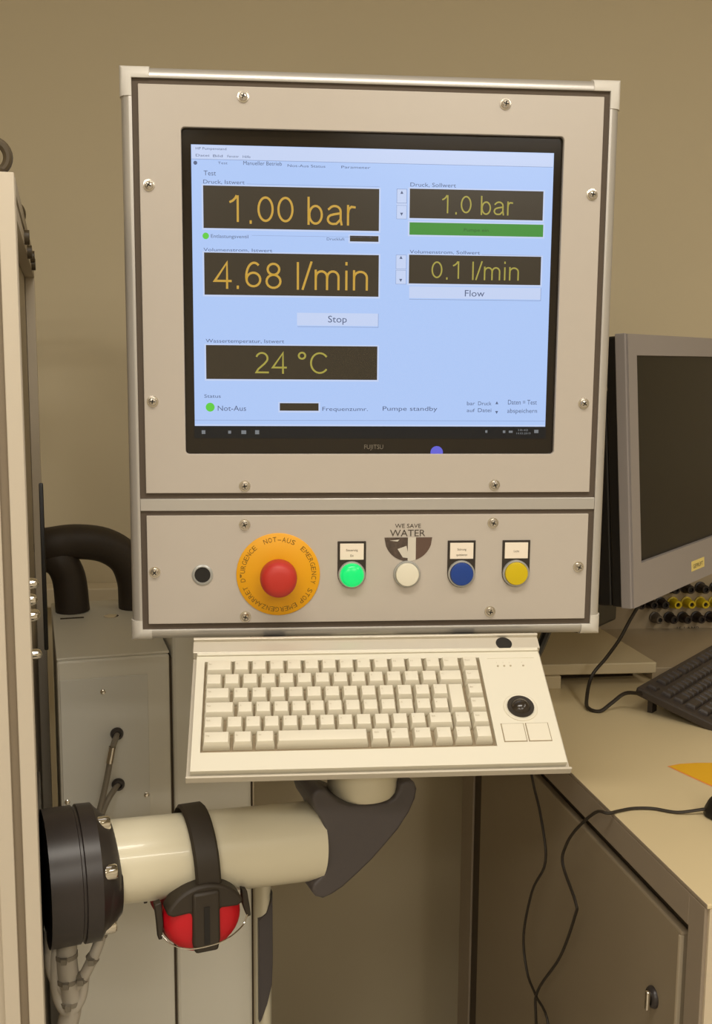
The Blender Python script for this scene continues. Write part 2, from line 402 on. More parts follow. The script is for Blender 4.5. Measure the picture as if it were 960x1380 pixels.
GL = {'1': (0.776, [[(0.15, 0.74), (0.28, 0.80), (0.38, 0.90), (0.43, 1.0)], [(0.47, 0.0), (0.47, 1.0)]]), '0': (0.776, [ell_(0.388, 0.5, 0.275, 0.44, 90, 450, 24)]),
 '.': (0.388, [[(0.194, -0.06), (0.194, 0.07)]]), '4': (0.776, [[(0.565, -0.06), (0.565, 0.94), (0.10, 0.24), (0.74, 0.24)]]),
 '6': (0.776, [ell_(0.40, 0.31, 0.26, 0.26, 170, 530, 20), ell_(0.43, 0.42, 0.30, 0.53, 55, 195, 12)]), '8': (0.776, [ell_(0.388, 0.71, 0.22, 0.21, 0, 360, 18), ell_(0.388, 0.25, 0.265, 0.25, 0, 360, 18)]),
 '2': (0.776, [ell_(0.385, 0.68, 0.255, 0.26, 165, -25, 12)+[(0.50, 0.42), (0.22, 0.16), (0.13, 0.0), (0.70, 0.0)]]),
 'b': (0.776, [[(0.13, -0.06), (0.13, 1.0)], ell_(0.405, 0.325, 0.245, 0.335, 150, 510, 20)]), 'a': (0.776, [[(0.12, 0.53)]+ell_(0.38, 0.47, 0.235, 0.20, 150, 0, 8)+[(0.615, 0.15), (0.66, -0.06)], [(0.615, 0.40), (0.32, 0.35)]+ell_(0.31, 0.165, 0.20, 0.175, 90, 270, 8)+[(0.45, 0.0), (0.61, 0.16)]]),
 'r': (0.465, [[(0.13, -0.06), (0.13, 0.72)], [(0.13, 0.40), (0.16, 0.56), (0.26, 0.65), (0.43, 0.63)]]), 'l': (0.310, [[(0.155, -0.06), (0.155, 1.0)]]), '/': (0.388, [[(0.02, -0.06), (0.37, 1.03)]]),
 'm': (1.163, [[(0.14, -0.06), (0.14, 0.72)], [(0.14, 0.36)]+ell_(0.36, 0.44, 0.215, 0.22, 165, 0, 8)+[(0.575, -0.06)], [(0.575, 0.36)]+ell_(0.80, 0.44, 0.215, 0.22, 165, 0, 8)+[(1.015, -0.06)]]),
 'i': (0.310, [[(0.155, -0.06), (0.155, 0.70)], [(0.155, 0.90), (0.155, 1.03)]]), 'n': (0.776, [[(0.14, -0.06), (0.14, 0.72)], [(0.14, 0.36)]+ell_(0.39, 0.44, 0.245, 0.22, 165, 0, 8)+[(0.635, -0.06)]]),
 '\u00b0': (0.56, [ell_(0.27, 0.82, 0.15, 0.15, 0, 360, 14)]), 'C': (1.01, [ell_(0.52, 0.47, 0.40, 0.48, 38, 322, 20)]), ' ': (0.388, [])}
def readout(s_, x0, x1, z0, cap, m, th=0.085):
    b = B(); y = YS-0.00036; L = []; cx = 0
    for ch in s_:
        adv, st_ = GL[ch]; L += [[(p[0]+cx, p[1]+0.06) for p in q] for q in st_]; cx += adv
    a0 = min(p[0] for q in L for p in q)-th/2; a1 = max(p[0] for q in L for p in q)+th/2; fx = (x1-x0)/(a1-a0)
    for q in L:
        n = len(q); closed = (V(q[0])-V(q[-1])).length < 1e-4; vs = []
        for i, p in enumerate(q):
            a = V(q[(i-1) % (n-1)] if closed and i == 0 else q[max(i-1, 0)]); c = V(q[1] if closed and i == n-1 else q[min(i+1, n-1)]); p = V(p)
            d0 = (p-a).normalized() if (p-a).length > 1e-6 else (c-p).normalized(); d1 = (c-p).normalized() if (c-p).length > 1e-6 else d0
            nn_ = V((-d0.y-d1.y, d0.x+d1.x)).normalized(); k_ = min(2.2, 1/max(0.3, nn_.dot(V((-d0.y, d0.x)))))
            for sg in (-1, 1):
                w_ = p+nn_*(sg*th/2*k_); vs.append((x0+(w_.x-a0)*fx, y, z0+w_.y*cap/1.06))
        b.add(vs, [(2*i, 2*i+1, 2*i+3, 2*i+2) for i in range(n-1)])
    return obj('readout_digits', b, m, D, smooth=0)
def scrtext(name, items, m, lvl=3):
    b = B()
    for (s_, x0, x1, z, cap) in items: text(b, s_, (x0, YS-0.00012*lvl, z), X, Z, (x1-x0), cap)
    return obj(name, b, m, D, smooth=0)
readout('1.00 bar', -0.1545, -0.0183, 1.5908, 0.0290, 'lcd_amber')
readout('4.68 l/min', -0.1708, -0.0056, 1.5228, 0.0290, 'lcd_amber')
readout('24 °C', -0.1270, -0.0489, 1.4332, 0.0235, 'lcd_olive')
readout('1.0 bar', 0.0730, 0.1519, 1.6044, 0.0200, 'lcd_olive')
readout('0.1 l/min', 0.0634, 0.1597, 1.5356, 0.0195, 'lcd_olive')
scrtext('screen_text', [('Pumpe ein', 0.098, 0.125, 1.5868, 0.0036)], 'lcd_darkgreen')
scrtext('screen_text', [
    ('Test', -0.1800, -0.1672, 1.6395, 0.0052), ('Druck, Istwert', -0.1805, -0.1372, 1.6312, 0.0042),
    ('Volumenstrom, Istwert', -0.1811, -0.1084, 1.5617, 0.0036), ('Entlastungsventil', -0.1731, -0.1337, 1.5757, 0.0038), ('Druckluft', -0.0502, -0.0310, 1.5751, 0.0030),
    ('Wassertemperatur, Istwert', -0.1799, -0.0959, 1.4660, 0.0040), ('Status', -0.1822, -0.1645, 1.4070, 0.0038),
    ('Not-Aus', -0.1679, -0.1373, 1.3930, 0.0058), ('Frequenzumr.', -0.0544, -0.0044, 1.3933, 0.0045), ('Pumpe standby', 0.0120, 0.0725, 1.3937, 0.0050),
    ('Druck, Sollwert', 0.0391, 0.0884, 1.6326, 0.0044), ('Volumenstrom, Sollwert', 0.0394, 0.1161, 1.5628, 0.0038),
    ('Stop', -0.0485, -0.0282, 1.4886, 0.0075), ('Flow', 0.1005, 0.1222, 1.5180, 0.0072),
    ('Daten = Test', 0.1515, 0.1840, 1.4010, 0.0055), ('abspeichern', 0.1509, 0.1846, 1.3918, 0.0050),
    ('bar', 0.1055, 0.1145, 1.4000, 0.0045), ('Druck', 0.1180, 0.1330, 1.4000, 0.0045), ('auf', 0.1055, 0.1145, 1.3925, 0.0040), ('Datei', 0.1180, 0.1330, 1.3925, 0.0045),
    ('Manueller Betrieb', -0.1385, -0.0980, 1.6510, 0.0042), ('Not-Aus Status', -0.0920, -0.0520, 1.6500, 0.0028), ('Parameter', -0.0350, -0.0040, 1.6498, 0.0028),
    ('Datei', -0.1880, -0.1740, 1.6585, 0.0026), ('Bild', -0.1700, -0.1600, 1.6583, 0.0026), ('Fenster', -0.1550, -0.1430, 1.6582, 0.0026), ('Hilfe', -0.1390, -0.1310, 1.6581, 0.0026),
    ('HP Pumpenstand', -0.1880, -0.1560, 1.6655, 0.0026), ('Test', -0.1650, -0.1550, 1.6512, 0.0026)], 'lcd_ink')['kind'] = 'stuff'
ar = B()
for (x, z, s_) in [(0.030, 1.6260, 1), (0.030, 1.6040, -1), (0.0300, 1.5580, 1), (0.0300, 1.5345, -1), (0.139, 1.4025, 1), (0.139, 1.3925, -1)]:
    y = YS-0.00036; ar.add([(x-0.0017, y, z-s_*0.0012), (x+0.0017, y, z-s_*0.0012), (x, y, z+s_*0.0020)], [(0, 1, 2)])
obj('screen_arrow', ar, 'lcd_ink', D, smooth=0)
def disc(x, z, r, lvl, b=None):
    b = b or B(); y = YS-0.00012*lvl; n = 20
    return b.add([(x+r*math.cos(6.2832*i/n), y, z+r*math.sin(6.2832*i/n)) for i in range(n)], [tuple(range(n))])
obj('status_light', disc(-0.1786, 1.5775, 0.0034, 3), 'lcd_lamp', D, smooth=0)
obj('status_light', disc(-0.1760, 1.3968, 0.0048, 3), 'lcd_lamp', D, smooth=0)
obj('screen_icon', disc(-0.1885, 1.6520, 0.0020, 3), 'lcd_ink', D, smooth=0)
tb = B()
for (x, z, hw_, hh) in [(-0.1835, 1.3698, 0.0020, 0.0020), (-0.1553, 1.3698, 0.0016, 0.0016), (-0.1400, 1.3698, 0.0026, 0.0020), (-0.1255, 1.3698, 0.0022, 0.0022),
                        (0.128, 1.3710, 0.0012, 0.0014), (0.148, 1.3708, 0.0014, 0.0014), (0.1555, 1.3708, 0.0022, 0.0012), (0.1845, 1.3712, 0.0024, 0.0018)]:
    rect(tb, x-hw_, z-hh, x+hw_, z+hh, 2)
text(tb, '10:42', (0.1640, YS-0.00024, 1.3716), X, Z, 0.011, 0.0022); text(tb, '14.03.2019', (0.1620, YS-0.00024, 1.3680), X, Z, 0.016, 0.0022)
obj('taskbar_icons', tb, 'lcd_grey', D, smooth=0)
scr('taskbar_tile', -0.1295, 1.3640, -0.1215, 1.3765, 'lcd_line', 1) if False else None
obj('brand_lettering', text(B(), 'FUJITSU', (-0.0080, 0.0043, 1.3515), X, Z, 0.021, 0.0050), 'brand_grey', D, smooth=0)
obj('power_light', B().lathe((0.0728, 0.0045, 1.3478), (0, -1, 0), [(0, 0.007), (0.0003, 0.007)], 16), 'led_blue', D)
# ---- lower plate controls
YF = -0.0022
g = obj('cable_hole', B().lathe((-0.1862, YF, 1.2133), (0, -1, 0), [(0, 0.0115), (0.001, 0.0115), (0.0018, 0.0100), (0.0018, 0.0088), (0.0002, 0.0085)], 24), 'bezel_grey', P, label='round socket hole with a metal rim')
obj('socket_core', B().lathe((-0.1862, YF-0.0004, 1.2133), (0, -1, 0), [(0, 0.0086), (0.0006, 0.0086)], 20), 'recess_black', g)
E_ = obj('emergency_stop', B().lathe((-0.1030, YF, 1.2132), (0, -1, 0), [(0, 0.0462), (0.0012, 0.0462), (0.0016, 0.0456), (0.0016, 0.012), (0.012, 0.0115)], 48), 'estop_yellow', P, label='round yellow emergency stop plate with lettering and a red mushroom head')
obj('mushroom_head', B().lathe((-0.1030, YF-0.011, 1.2132), (0, -1, 0), [(0, 0.0150), (0.0015, 0.0180), (0.006, 0.0202), (0.0125, 0.0202), (0.0205, 0.0196), (0.0250, 0.0180), (0.0280, 0.0145), (0.0293, 0.009), (0.0297, 0.001)], 36), 'estop_red', E_)
et = B()
def arc(b, s_, c, R, a_mid, a_step, cap, y):
    n = len(s_)
    for i, ch in enumerate(s_):
        if ch == ' ': continue
        a = rad(a_mid-(i-(n-1)/2)*a_step); er = V((math.cos(a), 0, math.sin(a))); et_ = V((math.sin(a), 0, -math.cos(a)))
        text(b, ch, V(c)+V((0, y, 0))+er*R, et_, er, cap*0.72, cap, True)
cE = (-0.1030, 0, 1.2132)
arc(et, 'NOT-AUS', cE, 0.0368, 88, 7.6, 0.0056, YF-0.0018)
arc(et, 'EMERGENCY STOP', cE, 0.0368, -2, 7.4, 0.0056, YF-0.0018)
arc(et, 'EMERGENZA', cE, 0.0368, -92, 7.4, 0.0056, YF-0.0018)
arc(et, 'ARRET D\'URGENCE', cE, 0.0368, 182, 7.2, 0.0056, YF-0.0018)
obj('lettering', et, 'estop_ink', E_, smooth=0)
for (x, m, lab, lines_) in [(-0.0215, 'lens_green', 'lit green push button', ['Steuerung', 'Ein']), (0.0404, 'cap_white', 'white push button below the round sticker', None),
                            (0.1018, 'cap_blue', 'blue push button', ['Störung', 'quittieren']), (0.1640, 'cap_yellow', 'yellow push button', ['Licht'])]:
    z = 1.2122
    pb = obj('push_button', B().lathe((x, YF-0.001 if lines_ else YF, z), (0, -1, 0), [(0, 0.0152), (0.002, 0.0152), (0.0032, 0.0146), (0.0034, 0.0134), (0.0015, 0.0132)], 32), 'bezel_grey', P, label=lab)
    prof_ = [(0, 0.0130), (0.005, 0.0130), (0.0062, 0.0124), (0.0066, 0.0100), (0.0067, 0.0005)] if m != 'lens_green' else [(0, 0.0133), (0.005, 0.0133), (0.008, 0.0118), (0.0098, 0.0085), (0.0106, 0.0040), (0.0107, 0.0004)]
    obj('button_cap', B().lathe((x, YF-0.001, z), (0, -1, 0), prof_, 32), m, pb)
    if lines_:
        n_ = 10; poly = [(-0.0158, 0.0375), (0.0158, 0.0375)]+[(0.0158*math.cos(rad(-a)), 0.0158*math.sin(rad(-a))) for a in range(0, 181, 18)]
        obj('label_holder', B().prism([(a, b_) for a, b_ in poly], (x, YF, z), X, Z, Y, -0.0012, 0), 'holder_black', pb, smooth=0, bevel=0.0004)
        ll = obj('label_plate', B().box((x-0.0132, YF-0.0020, z+0.0168), (x+0.0132, YF-0.0012, z+0.0350)), 'label_white', pb, smooth=0, bevel=0.0003)
        lt = B()
        for k, s_ in enumerate(lines_):
            text(lt, s_, (x, YF-0.0022, z+(0.0265 if len(lines_) == 2 else 0.0240)-k*0.0062), X, Z, None, 0.0026, True)
        obj('label_text', lt, 'ink_brown', pb, smooth=0)
# round sticker
st = obj('sticker_lettering', text(text(B(), 'WE SAVE', (0.0265, YF-0.0003, 1.2643), X, Z, 0.0290, 0.0048), 'WATER', (0.0210, YF-0.0003, 1.2548), X, Z, 0.0395, 0.0078), 'ink_dark', P, smooth=0, label='WE SAVE WATER lettering on the lower plate')
cx, cz, R = 0.0416, 1.2535, 0.0268
def seg(x0, x1, m, name):
    pts = [(x0, cz)]; n = 14
    bot = [(x0+(x1-x0)*k/n) for k in range(n+1)]
    poly = [(x1, cz), (x0, cz)]+[(x_, cz-math.sqrt(max(0, R*R-(x_-cx)**2))) for x_ in bot]
    b = B(); b.add([(p[0], YF-0.0004, p[1]) for p in poly], [tuple(range(len(poly)))]); return obj(name, b, m, st, smooth=0)
seg(cx-R, cx-0.0005, 'photo_dark', 'sticker_picture'); seg(cx-0.0005, cx+0.0085, 'photo_light', 'sticker_picture'); seg(cx+0.0085, cx+R, 'photo_brown', 'sticker_picture')
bb = B(); bb.add([(cx-0.012, YF-0.0006, 1.2405), (cx-0.002, YF-0.0006, 1.2440), (cx+0.001, YF-0.0006, 1.2300), (cx-0.006, YF-0.0006, 1.2310)], [(0, 1, 2, 3)])
bb.add([(cx-0.021, YF-0.0006, 1.2500), (cx-0.010, YF-0.0006, 1.2512), (cx-0.012, YF-0.0006, 1.2490)], [(0, 1, 2)])
obj('sticker_picture', bb, 'photo_light', st, smooth=0)

# ================================================================== KEYBOARD TRAY + CREAM KEYBOARD
KT = 0.555; KO = V((-0.1801, -0.0517, 1.1296)); KX = V((1,0,0)); KD = V((0, -math.cos(KT), -math.sin(KT))); KN = V((0, -math.sin(KT), math.cos(KT)))
def K(x, d, n=0): return KO+KX*x+KD*d+KN*n
def kbox(b, x0, d0, x1, d1, n0, n1): return b.obox(KO, KX, -KD, KN, (x0, -d1, n0), (x1, -d0, n1))
T = root('keyboard_tray', 'sloping sheet metal keyboard tray below the operator panel', 'tray', (0, -0.05, 1.06))
kbox(tb_ := B(), -0.0155, -0.0330, 0.3670, 0.1445, -0.0160, -0.0142)
obj('tray_sheet', tb_, 'tray_paint', T, smooth=0, bevel=0.0006)
obj('front_lip', kbox(B(), -0.0155, 0.1425, 0.3670, 0.1450, -0.0142, -0.0070), 'tray_paint', T, smooth=0, bevel=0.0008)
obj('rear_shelf', kbox(kbox(B(), -0.0155, -0.0330, 0.3660, -0.0155, -0.0142, -0.004), -0.0155, -0.0345, 0.3660, -0.0315, -0.0142, 0.000), 'tray_paint', T, smooth=0, bevel=0.0006)
obj('cable_hole', B().lathe(K(0.3265, -0.0225, -0.0041), KN, [(0, 0.0090), (0.0005, 0.0090)], 24), 'recess_black', T, label='dark round cable hole in the rear edge')
obj('bracket', B().box((-0.12, -0.01, 1.085), (-0.095, 0.10, 1.141)).box((0.095, -0.01, 1.085), (0.12, 0.10, 1.141)), 'holder_black', T, smooth=0)

KB = root('keyboard', 'cream compact keyboard with built-in trackball on the sloping tray', 'keyboard', tuple(K(0.17, 0.06, -0.03)))
n_lo, n_hi = -0.0141, -0.0035
case = kbox(B(), -0.0115, -0.0140, 0.3630, 0.1395, n_lo, n_hi-0.006)
obj('case_bottom', case, 'keyboard_cream', KB, smooth=0, bevel=0.002)
# top shell as ring around key field
def kring(b, o, i, n0, n1):
    (a0, b0, a1, b1), (c0, d0, c1, d1) = o, i
    kbox(b, a0, b0, a1, d0, n0, n1); kbox(b, a0, d1, a1, b1, n0, n1); kbox(b, a0, d0, c0, d1, n0, n1); kbox(b, c1, d0, a1, d1, n0, n1); return b
obj('case_top', kring(B(), (-0.0108, -0.0135, 0.3622, 0.1398), (-0.0022, -0.0018, 0.2952, 0.1178), n_hi-0.006, n_hi), 'keyboard_cream', KB, smooth=0)
obj('key_well', kbox(B(), -0.0022, -0.0018, 0.2952, 0.1178, n_hi-0.006, n_hi-0.0052), 'key_well', KB, smooth=0)
obj('case_step', kbox(B(), -0.0108, -0.0135, 0.3622, -0.0095, n_hi, n_hi+0.0025), 'keyboard_cream', KB, smooth=0, bevel=0.001)
obj('status_window', kbox(B(), 0.3040, -0.0010, 0.3560, 0.0000, n_hi, n_hi+0.0004), 'key_cream', KB, smooth=0)
U = 0.019
rows = [
 [(0, 1.38)]+[(1.52+0.98*k, 0.82) for k in range(11)]+[(12.32, 0.82), (13.28, 0.95), (14.45, 0.85)],
 [(0, 0.85)]+[(1.0+1.0*k, 0.83) for k in range(12)]+[(13.0-0.02, 1.28), (14.45, 0.85)],
 [(0, 1.30)]+[(1.5+1.0*k, 0.83) for k in range(12)]+[(14.45, 0.85)],
 [(0, 1.55)]+[(1.75+0.97*k, 0.82) for k in range(12)]+[(14.45, 0.85)],
 [(0, 0.98)]+[(1.2+0.985*k, 0.82) for k in range(11)]+[(12.05, 1.25), (13.45, 0.85), (14.45, 0.85)],
 [(0, 1.36), (1.58, 0.95), (2.75, 0.95), (3.88, 4.75), (8.85, 0.85), (9.85, 1.0), (11.1, 0.95), (12.3, 0.85), (13.35, 0.85), (14.45, 0.85)]]
leg = [['Esc','F1','F2','F3','F4','F5','F6','F7','F8','F9','F10','F11','F12','Num','Druck'], ['^','1','2','3','4','5','6','7','8','9','0','ß','´','<--','Pos1'],
 ['Tab','Q','W','E','R','T','Z','U','I','O','P','Ü','+','Bild'], ['Fest','A','S','D','F','G','H','J','K','L','Ö','Ä','#','Bild'],
 ['Shift','Y','X','C','V','B','N','M',',','.','-','<','Shift','↑','Ende'], ['Strg','Fn','Alt','','AltGr','Ein','Entf','<','v','>']]
KM = Matrix((KX, -KD, KN)).transposed().to_euler()
cache = {}
def key_mesh(w_, h_):
    key = (round(w_, 4), round(h_, 4))
    if key in cache: return cache[key]
    b = B(); a, c = w_/2, h_/2; i1, i2 = 0.0012, 0.0026; H = 0.0075
    def rc(x0, y0, x1, y1, z): return [(x0, y0, z), (x1, y0, z), (x1, y1, z), (x0, y1, z)]
    vs = rc(-a, -c, a, c, -0.004)+rc(-a, -c, a, c, 0.0015)+rc(-a+0.0016, -c+0.0030, a-0.0016, c-0.0010, H-0.0004)+rc(-a+0.0024, -c+0.0040, a-0.0024, c-0.0018, H)
    fs = [(3, 2, 1, 0), (12, 13, 14, 15)]
    for k in range(3):
        for j in range(4): fs.append((k*4+j, k*4+(j+1) % 4, k*4+4+(j+1) % 4, k*4+4+j))
    b.add(vs, fs); me = mesh_of(b, 'key', smooth=30); me.materials.append(M['key_cream']); cache[key] = me; return me
lb = B()
for r_i, row in enumerate(rows):
    for k_i, (u0, uw) in enumerate(row):
        ww = (uw+0.05)*U; hh = U*0.86; x = u0*U+ww/2; d = (r_i+0.46)*U
        kx = 0.1535 if False else x
        place('key', key_mesh(ww, hh), KB, K(x, d, n_hi-0.002), KM)
        s_ = leg[r_i][k_i] if k_i < len(leg[r_i]) else ''
        if s_: text(lb, s_, K(x-ww/2+0.0030, d-0.0015, n_hi+0.0057), KX, -KD, None, 0.0018)
place('key', key_mesh(0.9*U, 1.84*U), KB, K(13.80*U, 2.96*U, n_hi-0.002), KM)      # tall return key
o = obj('key_legend', lb, 'legend_grey', KB, smooth=0); o['kind'] = 'stuff'
tc_ = K(0.3280, 0.0690, n_hi)
rg = obj('trackball_ring', B().lathe(tc_, KN, [(0, 0.0180), (0.0008, 0.0180), (0.0014, 0.0170), (0.0008, 0.0150)], 36), 'key_cream', KB)
obj('trackball_socket', B().lathe(tc_+KN*0.0012, KN, [(0, 0.0140), (0.0015, 0.0140), (0.0012, 0.0118)], 32), 'cable_black', rg)
ball = B(); ball.lathe(tc_-KN*0.002, KN, [(0.002, 0.0112), (0.005, 0.0098), (0.008, 0.0070), (0.0095, 0.0040), (0.0100, 0.0003)], 28)
obj('trackball', ball, 'ball_black', KB)
for (x0, x1) in ((0.3040, 0.3265), (0.3295, 0.3520)):
    obj('trackball_button', kbox(B(), x0, 0.0905, x1, 0.1125, n_hi-0.001, n_hi+0.0012), 'key_cream', KB, smooth=0, bevel=0.0006)
    obj('button_groove', kbox(B(), x0-0.0008, 0.0897, x1+0.0008, 0.1133, n_hi-0.001, n_hi+0.0002), 'key_well', KB, smooth=0)
lt = B()
for x in (0.3140, 0.3210, 0.3280, 0.3420):
    lt.lathe(K(x, 0.0110, n_hi), KN, [(0, 0.0012), (0.0004, 0.0012)], 8)
    text(lt, 'v' if x < 0.34 else '▪', K(x-0.0012, 0.0070, n_hi+0.0003), KX, -KD, None, 0.0018)
obj('status_lights', lt, 'legend_grey', KB, smooth=0)

# ================================================================== SUPPORT ARM
AE = V((math.cos(rad(17)), math.sin(rad(17)), 0)); AN = V((-AE.y, AE.x, 0)); AC = V((-0.052, 0.0118, 0))
def A(s_, z, o_=0): return AC+AE*s_+AN*o_+Z*z
AR = root('support_arm', 'cream tubular swivel arm with charcoal elbow carrying the operator panel', 'arm', tuple(A(0.05, 0.83)))
aL, aR = A(-0.29, 0.9125), A(-0.0095, 0.8960)
obj('arm_tube', B().cyl(aL, aR, 0.0447, 48), 'arm_enamel', AR)
obj('post_tube', B().lathe(A(0.0495, 0.9445), Z, [(0, 0.030), (0.002, 0.038), (0.008, 0.0415), (0.18, 0.0415)], 48), 'arm_enamel', AR)
obj('elbow_core', B().lathe(A(0.020, 0.915), Z, [(0, 0.030), (0.032, 0.034)], 24), 'charcoal_cast', AR)
elb = [(-0.026, 0.962), (-0.024, 0.970), (-0.017, 0.974), (-0.009, 0.971), (-0.003, 0.963), (0.006, 0.955), (0.020, 0.948), (0.043, 0.945), (0.066, 0.9445), (0.076, 0.949), (0.081, 0.957), (0.083, 0.965), (0.092, 0.968), (0.101, 0.964), (0.104, 0.955), (0.102, 0.943), (0.095, 0.928), (0.081, 0.909), (0.065, 0.893), (0.048, 0.877), (0.030, 0.863), (0.012, 0.850), (-0.002, 0.8435), (-0.012, 0.841), (-0.021, 0.845), (-0.0265, 0.853), (-0.0245, 0.861), (-0.016, 0.867), (-0.011, 0.873), (-0.010, 0.900), (-0.010, 0.925), (-0.014, 0.936), (-0.022, 0.949)]
obj('elbow', B().prism(elb, A(0, 0), AE, Z, AN, -0.036, 0.036), 'charcoal_cast', AR, bevel=0.009, seg=4, smooth=60)
FJ = V((-0.052, 0.0118, 0.9035)); fo = FJ+AE*(-0.300)
fj = obj('pivot_joint', B().lathe(FJ+AE*(-0.313), AE, [(0, 0.0715), (0.0310, 0.0715), (0.0320, 0.0695), (0.0345, 0.0695), (0.0355, 0.0720), (0.0515, 0.0715), (0.056, 0.066), (0.063, 0.059), (0.070, 0.052), (0.074, 0.046), (0.074, 0.043)], 48), 'joint_dark', AR)
lobe = B().lathe(FJ+AE*(-0.262)-Z*0.004, AE, [(0, 0.066), (0.010, 0.061), (0.016, 0.056), (0.021, 0.049), (0.024, 0.0465)], 40)
obj('joint_nose', lobe, 'joint_dark', AR)
bme = None
for (s_, a_deg) in ((-0.262, 292), (-0.262, 222), (-0.262, 345), (-0.262, 112), (-0.262, 52)):
    a = rad(a_deg); dr = AN*math.sin(a)+Z*math.cos(a)
    c = FJ+AE*s_+dr*0.060
    b = B().lathe(c, AE, [(0, 0.0082), (0.014, 0.0082), (0.016, 0.0068), (0.016, 0.0042), (0.011, 0.0040)], 16)
    obj('bolt', b, 'chrome', AR)

# ================================================================== EAR DEFENDERS
ED = root('ear_defenders', 'red cupped ear defenders with black headband hung over the cream arm', 'ear defenders', tuple(A(-0.158, 0.81)))
hs = -0.1555
path = []
for a in range(-60, 241, 12):
    a_ = rad(a); path.append((math.cos(a_)*0.0505, math.sin(a_)*0.0475))
def bandpt(o_, z): return (o_, z)
zc = 0.9005
loop = [(-0.052, 0.835), (-0.054, 0.86), (-0.054, 0.885)]+[(-0.0535*math.cos(rad(a)), 0.903+0.0530*math.sin(rad(a)) if a <= 90 else 0.903+0.0530*math.sin(rad(a))) for a in range(0, 181, 12)]+[(0.054, 0.885), (0.054, 0.86), (0.052, 0.835)]
b = B(); vs = []
N = len(loop)
for i, (o_, z) in enumerate(loop):
    p0 = V(loop[max(i-1, 0)]+(0,)); p1 = V(loop[min(i+1, N-1)]+(0,)); d = (p1-p0).normalized(); nr = V((-d.y, d.x, 0))
    sh = 0.009-0.006*((z-0.83)/0.13)
    hw_ = 0.0140
    for (ds, th) in ((-hw_, 0), (-hw_*0.8, 0.003), (hw_*0.8, 0.003), (hw_, 0), (hw_*0.8, -0.001), (-hw_*0.8, -0.001)):
        q = V((o_, z, 0))+nr*th; vs.append(A(hs+ds+sh, q.y, q.x))
fs = [(i*6+k, i*6+(k+1) % 6, (i+1)*6+(k+1) % 6, (i+1)*6+k) for i in range(N-1) for k in range(6)]+[tuple(range(5, -1, -1)), tuple(range((N-1)*6, N*6))]
b.add(vs, fs); obj('headband', b, 'band_black', ED, smooth=45)
for sd in (-1, 1):
    c = A(-0.1545 if sd < 0 else -0.1545, 0.8535, sd*0.030); ax = AN*sd
    def ell(b, o, prof_, n=36, sx=1.0, sz=0.93):
        vs = []
        for (d, r) in prof_:
            for i in range(n):
                th = 6.28318*i/n; vs.append(o+ax*d+AE*(r*sx*math.cos(th))+Z*(r*sz*math.sin(th)))
        fs = [(k*n+i, k*n+(i+1) % n, (k+1)*n+(i+1) % n, (k+1)*n+i) for k in range(len(prof_)-1) for i in range(n)]
        fs += [tuple(range(n-1, -1, -1)), tuple(range((len(prof_)-1)*n, len(prof_)*n))]
        return b.add(vs, fs)
    obj('cushion', ell(B(), c-ax*0.012-Z*0.003, [(0, 0.038), (0.004, 0.0435), (0.012, 0.0440), (0.018, 0.042)]), 'cushion_maroon', ED)
    cu_ = obj('ear_cup', ell(B(), c, [(0, 0.0420), (0.003, 0.0432), (0.010, 0.0430), (0.018, 0.0410), (0.024, 0.0370), (0.028, 0.0290), (0.030, 0.0180), (0.0305, 0.002)]), 'cup_red', ED)
    # black hood over top of cup, centre yoke, side clips and wires
    hp = [(0.0455*math.cos(rad(a)), 0.0425*math.sin(rad(a))) for a in range(22, 159, 8)]+[(-0.035, 0.012), (-0.0165, 0.013), (-0.013, -0.006), (0.013, -0.006), (0.0165, 0.013), (0.035, 0.012)]
    obj('cup_hood', B().prism(hp, c+ax*0.004, AE, Z, ax, 0, 0.027), 'band_black', ED, bevel=0.003, smooth=50)
    obj('yoke', B().prism([(-0.0145, 0.036), (0.0145, 0.036), (0.0150, -0.020), (0.0125, -0.032), (-0.0125, -0.032), (-0.0150, -0.020)], c+ax*0.022, AE, Z, ax, 0, 0.013), 'band_black', ED, bevel=0.003)
    obj('yoke_slot', B().prism([(-0.003, 0.020), (0.003, 0.020), (0.003, -0.022), (-0.003, -0.022)], c+ax*0.034, AE, Z, ax, 0, 0.0018), 'recess_black', ED, smooth=0)
    obj('clip', B().prism([(-0.0515, 0.022), (-0.0445, 0.024), (-0.0425, 0.0), (-0.0440, -0.018), (-0.0480, -0.018), (-0.0495, 0.004)], c+ax*0.006, AE, Z, ax, 0, 0.010), 'band_black', ED, bevel=0.001)
    obj('clip', B().prism([(0.0440, 0.022), (0.0500, 0.020), (0.0530, 0.000), (0.0540, -0.010), (0.0500, -0.011), (0.0450, 0.004)], c+ax*0.006, AE, Z, ax, 0, 0.010), 'band_black', ED, bevel=0.001)
    obj('wire', B().tube([c+ax*0.016+AE*0.050-Z*0.008, c+ax*0.022+AE*0.042-Z*0.017, c+ax*0.034+AE*0.020-Z*0.022, c+ax*0.036-Z*0.024, c+ax*0.034-AE*0.020-Z*0.024, c+ax*0.024-AE*0.036-Z*0.021, c+ax*0.014-AE*0.046-Z*0.012], 0.0008, 6), 'chrome', ED)

